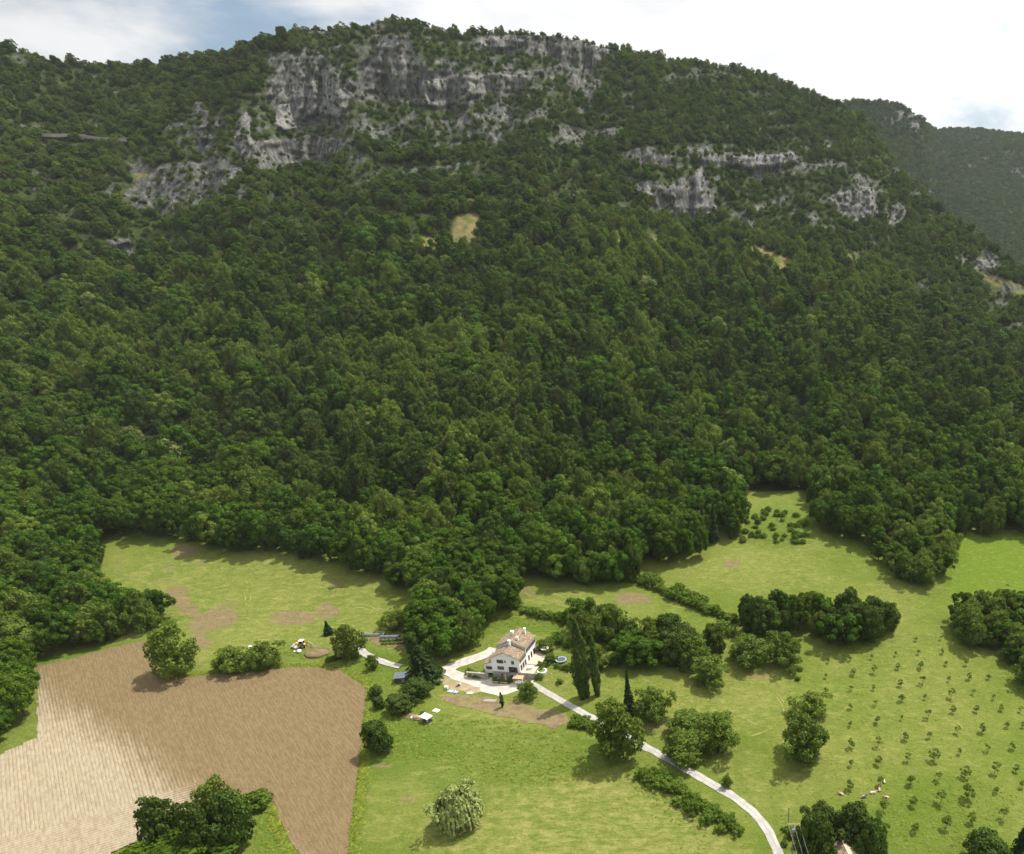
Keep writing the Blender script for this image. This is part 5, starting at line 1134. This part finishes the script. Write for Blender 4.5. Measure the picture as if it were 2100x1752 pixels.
# digger
dg = empty('backhoe_digger', land1(620, 1327), R(4), 'old yellow backhoe digger with a pale cab on the meadow edge', 'digger')
MB().box((-.3, 0, 1.05), (3.6, 1.0, .5)).box((-1.3, 0, 1.45), (1.5, .85, .7), taper=.86).build('body', YELL, dg, bevel=.05)
cb = MB()
for x in (-.35, .95):
    for y in (-.65, .65): cb.box((x, y, 2.0), (.09, .09, 1.5))
cb.box((.3, 0, 1.35), (1.4, 1.4, .3)).build('cab', YELL, dg); MB().box((.3, 0, 2.8), (1.65, 1.6, .12)).build('cab_roof', WHITE, dg, bevel=.04); MB().box((.3, 0, 2.05), (1.15, 1.2, 1.1)).build('cab_glass', GLASS, dg)
for y in (-.85, .85): wheel(dg, (.75, y, .75), .75, .45); wheel(dg, (-1.6, y, .5), .5, .32)
bk = MB()
for y in (-.6, .6): bk.tube((-.6, y, 1.5), (-2.6, y, .8), .11, .11, 6)
bk.build('loader_arm', YELL, dg); MB().prism([(-1.1, .15), (1.1, .15), (1.1, .95), (-1.1, .95)], -3.25, -2.65).build('loader_bucket', METALG, dg)
MB().tube((1.4, 0, 1.1), (2.6, 0, 2.3), .17, .14, 6).tube((2.6, 0, 2.3), (3.6, 0, 1.5), .14, .11, 6).build('digging_arm', YELL, dg)
MB().box((3.55, 0, 1.05), (.6, .6, .7), taper=.7).build('digging_bucket', METALG, dg)
for sg in (-1, 1): MB().tube((1.5, sg*.3, .8), (1.9, sg*1.2, .1), .09, .09, 6).build('stabiliser', YELL, dg)

# ------------------------------------------------------------------ sacks, shelters, heaps
def sack(px_, py_, d, seed, label, mat=WHITE, grp=None):
    g = land1(px_, py_); o = tag(MB().blob((0, 0, d[2]*.42), d, 12, 8, .13, seed, -.8).box((d[0]*.1, 0, d[2]*.95), (d[0]*.3, d[1]*.25, d[2]*.2), taper=.5).build('bulk_sack', mat, None, True), label, 'sack', grp); o.location = g
sack(608, 1330, (1.6, 1.4, 1.1), 3, 'bulging white sack lying right beside the digger wheels')
sack(614, 1338, (1.7, 1.5, 1.2), 4, 'largest white sack on the grass beside the earth heap')
sack(604, 1337, (.8, .7, .5), 5, 'small white bag between the two big white sacks and the meadow')
sack(722, 1313, (1.3, 1.1, 1.1), 6, 'pale bluish sack in the shade under the tree by the track', plain('sack_blue', (0.55, 0.60, 0.66), .7))
EARTH = SOIL
def heap(px_, py_, d, seed, mat, name, label, cat):
    o = tag(MB().blob((0, 0, 0), d, 22, 10, .10, seed, -.1).build(name, mat, None, True), label, cat); o.location = land1(px_, py_); return o
heap(650, 1341, (8.5, 6.0, 2.0), 8, EARTH, 'earth_heap', 'broad heap of brown earth beside the digger', 'earth heap')
heap(838, 1469, (4.0, 3.0, 1.0), 9, EARTH, 'soil_heap', 'low mound of brown soil beside the covered wood pile', 'soil heap')
bp = land1(514, 1331); bl = empty('hay_bale', bp, .5, 'white wrapped round hay bale on the meadow edge by the sparse tree', 'hay bale'); MB().tube((0, -.55, .62), (0, .55, .62), .62, .62, 20).build('wrap', WHITE, bl, bevel=.08); MB().disc((0, -.56, .62), .45, 16).build('end', WOODG, bl).rotation_euler = (0, 0, 0)
# white-roofed shelter on posts
sh = empty('open_shelter', land1(876, 1480), R(-22), 'open shelter with a flat white roof on four posts', 'shelter')
MB().box((0, 0, 2.05), (3.2, 2.3, .12), M=Matrix.Rotation(R(4), 3, 'Y')).build('roof', WHITE, sh); MB().box((0, 0, 1.86), (3.0, 2.1, .16)).build('frame', METALD, sh)
for x in (-1.4, 1.4):
    for y in (-.95, .95): MB().box((x, y, .92), (.10, .10, 1.84)).build('post', METALG, sh)
MB().box((.1, .2, .5), (2.3, 1.3, .7)).build('crate', METALD, sh); MB().blob((.7, -.5, .85), (.7, .5, .5), 9, 6, .15, 4).build('sack', WHITE, sh)
wd = empty('wood_pile', land1(855, 1474), R(-8), 'low pile of firewood under a brown cover with white ends', 'wood pile')
MB().blob((0, 0, .5), (2.9, 1.7, 1.5), 16, 8, .10, 12, -.65).build('cover', plain('brown_cover', (0.33, 0.24, 0.13), .9, .1, .3, 4), wd, True)
for i in range(9): MB().tube((-1.2+.30*i, -.95, .2+.1*(i % 3)), (-1.2+.30*i, .9, .2+.1*(i % 3)), .14, .14, 7).build('log', WOODG, wd)
MB().blob((-1.5, -.1, .4), (.8, 1.2, .8), 9, 6, .2, 3, -.6).build('sheet', WHITE, wd); MB().blob((1.5, -.2, .4), (.6, 1.3, .9), 9, 6, .2, 6, -.6).build('sheet', WOODL, wd)
def crumpled(px_, py_, dx, dy, seed, mat, label, rz=0.0):
    b = MB(); n = 9; rn = random.Random(seed); vs = []
    for j in range(n):
        for i in range(n): vs.append((dx*(i/(n-1)-.5)*(1+rn.uniform(-.08, .08)), dy*(j/(n-1)-.5)*(1+rn.uniform(-.1, .1)), .06+.28*abs(math.sin(i*1.3+seed)*math.cos(j*1.1+seed))*rn.uniform(.4, 1)))
    b.add(vs, [(j*n+i, j*n+i+1, (j+1)*n+i+1, (j+1)*n+i) for j in range(n-1) for i in range(n-1)])
    o = tag(b.build('tarpaulin', mat), label, 'tarpaulin'); o.location = land1(px_, py_)+Vector((0, 0, .08)); o.rotation_euler = (0, 0, rz); m = o.modifiers.new('t', 'SOLIDIFY'); m.thickness = .04
crumpled(895, 1458, 2.0, 1.5, 2, WHITE, 'crumpled white sheet on the grass near the white-roofed shelter', -.4)
s = NT('tarp_blue'); v = s.coord('Object'); s.bsdf(s.mix(s.rng(s.noise(v, 2.5, 4), .45, .55), (0.62, 0.65, 0.72), (0.20, 0.30, 0.58)), .5, .4); TARP = s.m
crumpled(929, 1419, 3.4, 1.3, 5, TARP, 'crumpled blue and white tarpaulin at the edge of the dirt yard', -.25)
blk = tag(MB().box((0, 0, .45), (1.1, .9, .9)).box((0, 0, .95), (1.2, 1.0, .1)).build('stone_block', plain('pale_stone', (0.66, 0.62, 0.54), .9), None, False, .06), 'pale square stone block beside the blue tarpaulin', 'stone block'); blk.location = land1(916, 1413)
cm = empty('cement_mixer', land1(941, 1407), .5, 'small brown cement mixer with a pale bag on the dirt yard', 'cement mixer'); MB().tube((-.35, 0, .75), (.35, 0, 1.0), .45, .30, 12).build('drum', WOODG, cm); MB().box((0, 0, .3), (.9, .7, .1)).box((0, .3, .5), (.08, .08, .9)).box((0, -.3, .5), (.08, .08, .9)).build('frame', METALD, cm); MB().blob((.3, .7, .3), (.9, .7, .7), 10, 6, .15, 4, -.6).build('bag', WHITE, cm)
def planks(px_, py_, L, n, label, mat, rz):
    e = empty('plank_stack', land1(px_, py_)+Vector((0, 0, .06)), rz, label, 'planks')
    for i in range(n): MB().box((random.uniform(-.2, .2), (i % 5)*.26-.5, .06+.10*(i//5)), (L*random.uniform(.9, 1), .22, .08)).build('plank', mat, e)
planks(1005, 1438, 4.2, 10, 'stack of grey planks lying beside the small cypress', WOODG, -.05)
planks(964, 1422, 2.4, 5, 'few pale boards lying between the tarpaulin and the gravel yard', plain('pale_board', (0.48, 0.44, 0.38), .8), -.08)
MCH = empty('garden_mower', land1(1085, 1437), .6, 'small grey ride-on mower parked under the feathery tree by the yard', 'mower'); MB().box((0, 0, .4), (1.3, .8, .4)).box((.35, 0, .75), (.5, .6, .4), taper=.8).build('body', METALG, MCH, bevel=.05); MB().box((-.35, 0, .75), (.4, .5, .12)).box((-.55, 0, .95), (.1, .5, .45)).build('seat', RUBBER, MCH)
for x in (-.45, .45):
    for y in (-.42, .42): wheel(MCH, (x, y, .22), .22, .16)
# dark shed under the spruce
sd = empty('metal_shed', land1(825, 1396), R(12), 'dark corrugated metal shed half hidden beside the spruce', 'shed')
MB().box((0, 0, 1.0), (3.9, 2.6, 2.0)).build('wall', METALD, sd)
b = MB(); n = 40; vs = []
for i in range(n+1):
    z = .05*math.cos(math.pi*i); vs += [(-2.15+4.3*i/n, -1.6, 2.02+z), (-2.15+4.3*i/n, 1.6, 2.5+z)]
b.add(vs, [(2*i, 2*i+2, 2*i+3, 2*i+1) for i in range(n)]); q = b.build('roof', plain('shed_roof', (0.12, 0.145, 0.17), .5, .4, .3, 2), sd); m = q.modifiers.new('t', 'SOLIDIFY'); m.thickness = .05
MB().box((.6, -1.32, .9), (.9, .05, 1.7)).build('door', WOODG, sd)
for i in range(6): MB().tube((2.2, -1.2+.15*i, .15+.02*i), (4.0, -.9+.15*i, .15), .09, .09, 6).build('log', WOODL, sd)
lp = empty('log_pile', land1(783, 1539), R(8), 'dark sheeted pile of logs under the tall dark tree beside the field', 'log pile')
MB().box((0, .2, .55), (4.4, 1.0, .7), taper=.85).build('cover', METALD, lp)
for i in range(14): MB().tube((-2.1+.32*i, -.6, .2), (-2.1+.32*i, .7, .2), .15, .15, 7).build('log', WOODG, lp)
# vegetable garden
for i in range(7):
    for j in range(2):
        g = land1(782+i*8+(j*3), 1316+j*6-i*.3); plant_tree('bush%d' % (i % 3), g, .8, 1.25, random.uniform(0, 6), 'leafy vegetable plant in the rows of the small garden', 'vegetable', 'vegetables in the garden', 'vegetable_plant')
tl = empty('bean_trellis', land1(772, 1312), .1, 'wooden bean trellis in the vegetable garden', 'trellis')
for i in range(7): MB().tube((-1.8+.6*i, -.5, 0), (-1.8+.6*i, 0, 2.0), .03, .03, 5).build('pole', WOODL, tl); MB().tube((-1.8+.6*i, .5, 0), (-1.8+.6*i, 0, 2.0), .03, .03, 5).build('pole', WOODL, tl)
MB().tube((-2, 0, 2.0), (2, 0, 2.0), .03, .03, 5).build('rail', WOODL, tl)
NET = plain('shade_net', (0.13, 0.16, 0.18), .8, .2, .3, 2)
for (a, b_, L, lab) in ((765, 1304, 9, 'dark shade net tunnel at the head of the vegetable garden'), (800, 1308, 7, 'dark low net tunnel between the vegetables and the wood')):
    e = empty('net_tunnel', land1(a, b_), R(2), lab, 'net tunnel'); q = MB(); n = 9; vs = []
    for k in range(12):
        for i in range(n): t = math.pi*i/(n-1); vs.append((-L/2+L*k/11, -.8*math.cos(t), 1.0*math.sin(t)+.04*math.sin(k*2.1)))
    q.add(vs, [(k*n+i, k*n+i+1, (k+1)*n+i+1, (k+1)*n+i) for k in range(11) for i in range(n-1)]).build('net', NET, e)
    for k in range(4): MB().path([(-L/2+L*k/3, -.83*math.cos(math.pi*i/8), 1.04*math.sin(math.pi*i/8)) for i in range(9)], .025, 5).build('hoop', METALG, e)
# ------------------------------------------------------------------ poles and wires
def pole(px_, py_, top, label, name='utility_pole'):
    g = land1(px_, py_); tx_, tz_ = rayt(px_, top); h = float(CAMZ+tz_*g.y-g.z); e = empty(name, g, 0, label, 'utility pole'); MB().tube((0, 0, -.5), (0, 0, h), .17, .11, 10).build('shaft', WOODG, e); return e, h, g
e, h, gA = pole(1616, 1699, 1656, 'plain wooden pole in a bush beside the gravel road'); hA = h
MB().tube((0, 0, h), (0, 0, h+.15), .13, .03, 8).build('cap', WOODL, e)
e, hB, gB = pole(1624, 1757, 1689, 'grey pole with a crossarm and pole-mounted transformer beside the gravel road')
MB().box((0, 0, hB-.25), (2.9, .14, .14)).build('crossarm', WOODL, e)
for x in (-1.3, 0, 1.3): MB().tube((x, 0, hB-.18), (x, 0, hB+.12), .05, .05, 8).build('insulator', WHITE, e)
MB().box((0, -.35, hB-1.9), (.75, .5, .9)).tube((-.2, -.35, hB-1.45), (-.2, -.35, hB-1.15), .06).tube((.2, -.35, hB-1.45), (.2, -.35, hB-1.15), .06).build('transformer', METALG, e, bevel=.04)
for x in (-.18, .18): MB().box((x, 0, hB-2.9), (.06, .06, 3.4)).build('bracket', METALG, e)
e, h, gC = pole(3262/1.8286, 1706, 1692, 'pale pole standing behind the dark trees at the orchard edge')
MB().tube((0, 0, h), (0, 0, h+.12), .11, .03, 8).build('cap', WOODL, e)
for k, x in enumerate((-1.3, 0, 1.3)):
    p0 = gB+Vector((x, 0, hB+.1)); p1 = gB+Vector((x+8.5, -48, hB-1)); b = MB()
    b.path([p0.lerp(p1, i/10)-Vector((0, 0, 1.4*math.sin(math.pi*i/10))) for i in range(11)], .022, 5)
    tag(b.build('power_line', METALG), 'thin power line running from the transformer pole crossarm', 'power line', 'power lines from the transformer pole')
# fence posts near the mown meadow
fp = empty('marker_post', land1(2440/1.8286+1015*.407, 1139), 0, 'single white post on the meadow below the forest edge', 'post'); MB().box((0, 0, .7), (.14, .14, 1.4)).build('shaft', WHITE, fp); MB().box((0, 0, 1.43), (.2, .2, .06)).build('cap', WHITE, fp)
# ------------------------------------------------------------------ farm roof at the lower edge
fr_ = land1(1758, 1838); fz = empty('farm_building', fr_, R(14), 'farm building with a brown and pale tiled gable roof among dark trees', 'farm building')
gable_block(0, 11, 4.2, 6.2, -4.2, 4.2).build('wall', PLASTER, fz)
sl2 = gable_roof(-.4, 11.4, 4.22, 6.22, -4.2, 4.2)
TILE2 = plain('pale_tiles', (0.50, 0.40, 0.29), .9, .1, .25, 3)
roof('roof', fz, sl2[0]); roof('roof', fz, sl2[1], mat=TILE2); MB().tube((0, -.4, 6.38), (0, 11.4, 6.38), .14, .14, 8).build('ridge_tiles', TILE2, fz)
# ------------------------------------------------------------------ cows lying in the orchard
def cow_skin(nm, a, b):
    s = NT(nm); v = s.coord('Object'); f = s.rng(s.noise(v, 2.6, 2, .4), .42, .46); return s.bsdf(s.mix(f, a, b), .85, .15)
COWB = [cow_skin('cow_brown', (0.75, 0.72, 0.67), (0.30, 0.16, 0.09)), cow_skin('cow_black', (0.78, 0.76, 0.72), (0.035, 0.03, 0.03)), cow_skin('cow_pale', (0.80, 0.78, 0.74), (0.55, 0.42, 0.32))]
def cow(px_, py_, rz, skin, label):
    g = land1(px_, py_); e = empty('cow', g, rz, label, 'cow'); e.scale = (.72, .72, .72)
    me = bpy.data.meshes.new('body'); o = link('body', me, e, skin)
    # spine, folded legs and head of a cow lying down: joint, radius
    J = [((-.95, 0, .50), .30), ((-.55, 0, .56), .42), ((0, 0, .55), .46), ((.55, 0, .58), .40), ((.85, .02, .72), .26), ((1.15, .05, .98), .17), ((1.38, .06, 1.10), .16), ((1.62, .07, 1.0), .11),
         ((-.75, .42, .25), .20), ((-.25, .58, .16), .12), ((-.60, .66, .08), .07), ((-.75, -.42, .25), .20), ((-.2, -.56, .16), .12), ((-.55, -.64, .08), .07),
         ((.62, .36, .30), .15), ((.95, .42, .15), .10), ((.66, .46, .07), .07), ((.62, -.36, .30), .15), ((.98, -.42, .15), .10), ((.68, -.48, .07), .07), ((1.34, .26, 1.16), .045), ((1.34, -.14, 1.16), .045), ((-1.22, 0, .42), .06), ((-1.36, .1, .10), .04)]
    E = [(0, 1), (1, 2), (2, 3), (3, 4), (4, 5), (5, 6), (6, 7), (1, 8), (8, 9), (9, 10), (1, 11), (11, 12), (12, 13), (3, 14), (14, 15), (15, 16), (3, 17), (17, 18), (18, 19), (6, 20), (6, 21), (0, 22), (22, 23)]
    me.from_pydata([j[0] for j in J], E, []); sk = o.modifiers.new('skin', 'SKIN'); sd_ = o.modifiers.new('sub', 'SUBSURF'); sd_.levels = 1; sd_.render_levels = 1
    for i, j in enumerate(J): me.skin_vertices[0].data[i].radius = (j[1], j[1])
    me.skin_vertices[0].data[2].use_root = True
for (a, b_, rz, k, lab) in ((2900+885/3.5, 2900+280/3.5, 2.6, 0, 'white and brown cow lying apart at the end of the row of cows'), (2900+1190/3.5, 2900+318/3.5, .3, 1, 'white and black cow lying on the orchard grass'),
                         (2900+1308/3.5, 2900+266/3.5, .1, 2, 'mostly white cow lying in the shade of a fruit tree'), (2900+1392/3.5, 2900+222/3.5, 1.4, 0, 'brown and white cow lying beside the mostly white cow, against the fruit tree shade'),
                         (2900+1478/3.5, 2900+325/3.5, 2.9, 0, 'brown and white cow lying below the others above a large fruit tree'), (2900+1450/3.5, 2900+112/3.5, 1.6, 2, 'pale cow half hidden behind a fruit tree above the other cows')):
    if not bpy.data.meshes.get('x'): cow(a/1.8286, b_/1.8286, rz, COWB[k], lab)
# ------------------------------------------------------------------ road wall on the mountain flank
def on_mountain(px_, row_):
    j = int(np.argmin(np.abs(M1['px'][0]-px_))); i = int(np.argmin(np.abs(M1['row'][:M1['nreal'], j]-row_))); return Vector((M1['X'][i, j], M1['Y'][i, j], M1['Z'][i, j]))
wl = [on_mountain(70+i*8.3, 284+14*i/24+3*math.sin(i*.4)) for i in range(25)]; zs_ = smooth1(np.array([w.z for w in wl]), 5); ys_ = smooth1(np.array([w.y for w in wl]), 5); b = MB()
for i in range(24):
    p0 = Vector((wl[i].x, ys_[i]-2, zs_[i]+2.6)); p1 = Vector((wl[i+1].x, ys_[i+1]-2, zs_[i+1]+2.6)); b.add([p0, p1, p1+Vector((0, 0, 2.6)), p0+Vector((0, 0, 2.6)), p0+Vector((0, 5, 0)), p1+Vector((0, 5, 0)), p1+Vector((0, 5, 2.6)), p0+Vector((0, 5, 2.6))], [(0, 1, 2, 3), (3, 2, 6, 7), (5, 4, 7, 6), (0, 4, 5, 1)])
tag(b.build('road_wall', STONE), 'pale wall of a mountain road crossing the wooded flank', 'road wall')
# ------------------------------------------------------------------ air
hz = MB().box((0, 950, 232), (5300, 3400, 520)).build('haze', None)
tag(hz, 'thin pale summer haze filling the valley air', 'haze', None, 'stuff'); hz.display_type = 'WIRE'
m = bpy.data.materials.new('haze'); m.use_nodes = True; t = m.node_tree; t.nodes.clear()
o_ = t.nodes.new('ShaderNodeOutputMaterial'); v_ = t.nodes.new('ShaderNodeVolumePrincipled'); v_.inputs['Color'].default_value = (0.90, 0.94, 1.0, 1); v_.inputs['Density'].default_value = 0.00004; v_.inputs['Anisotropy'].default_value = 0.2
t.links.new(v_.outputs[0], o_.inputs['Volume']); hz.data.materials.clear(); hz.data.materials.append(m)
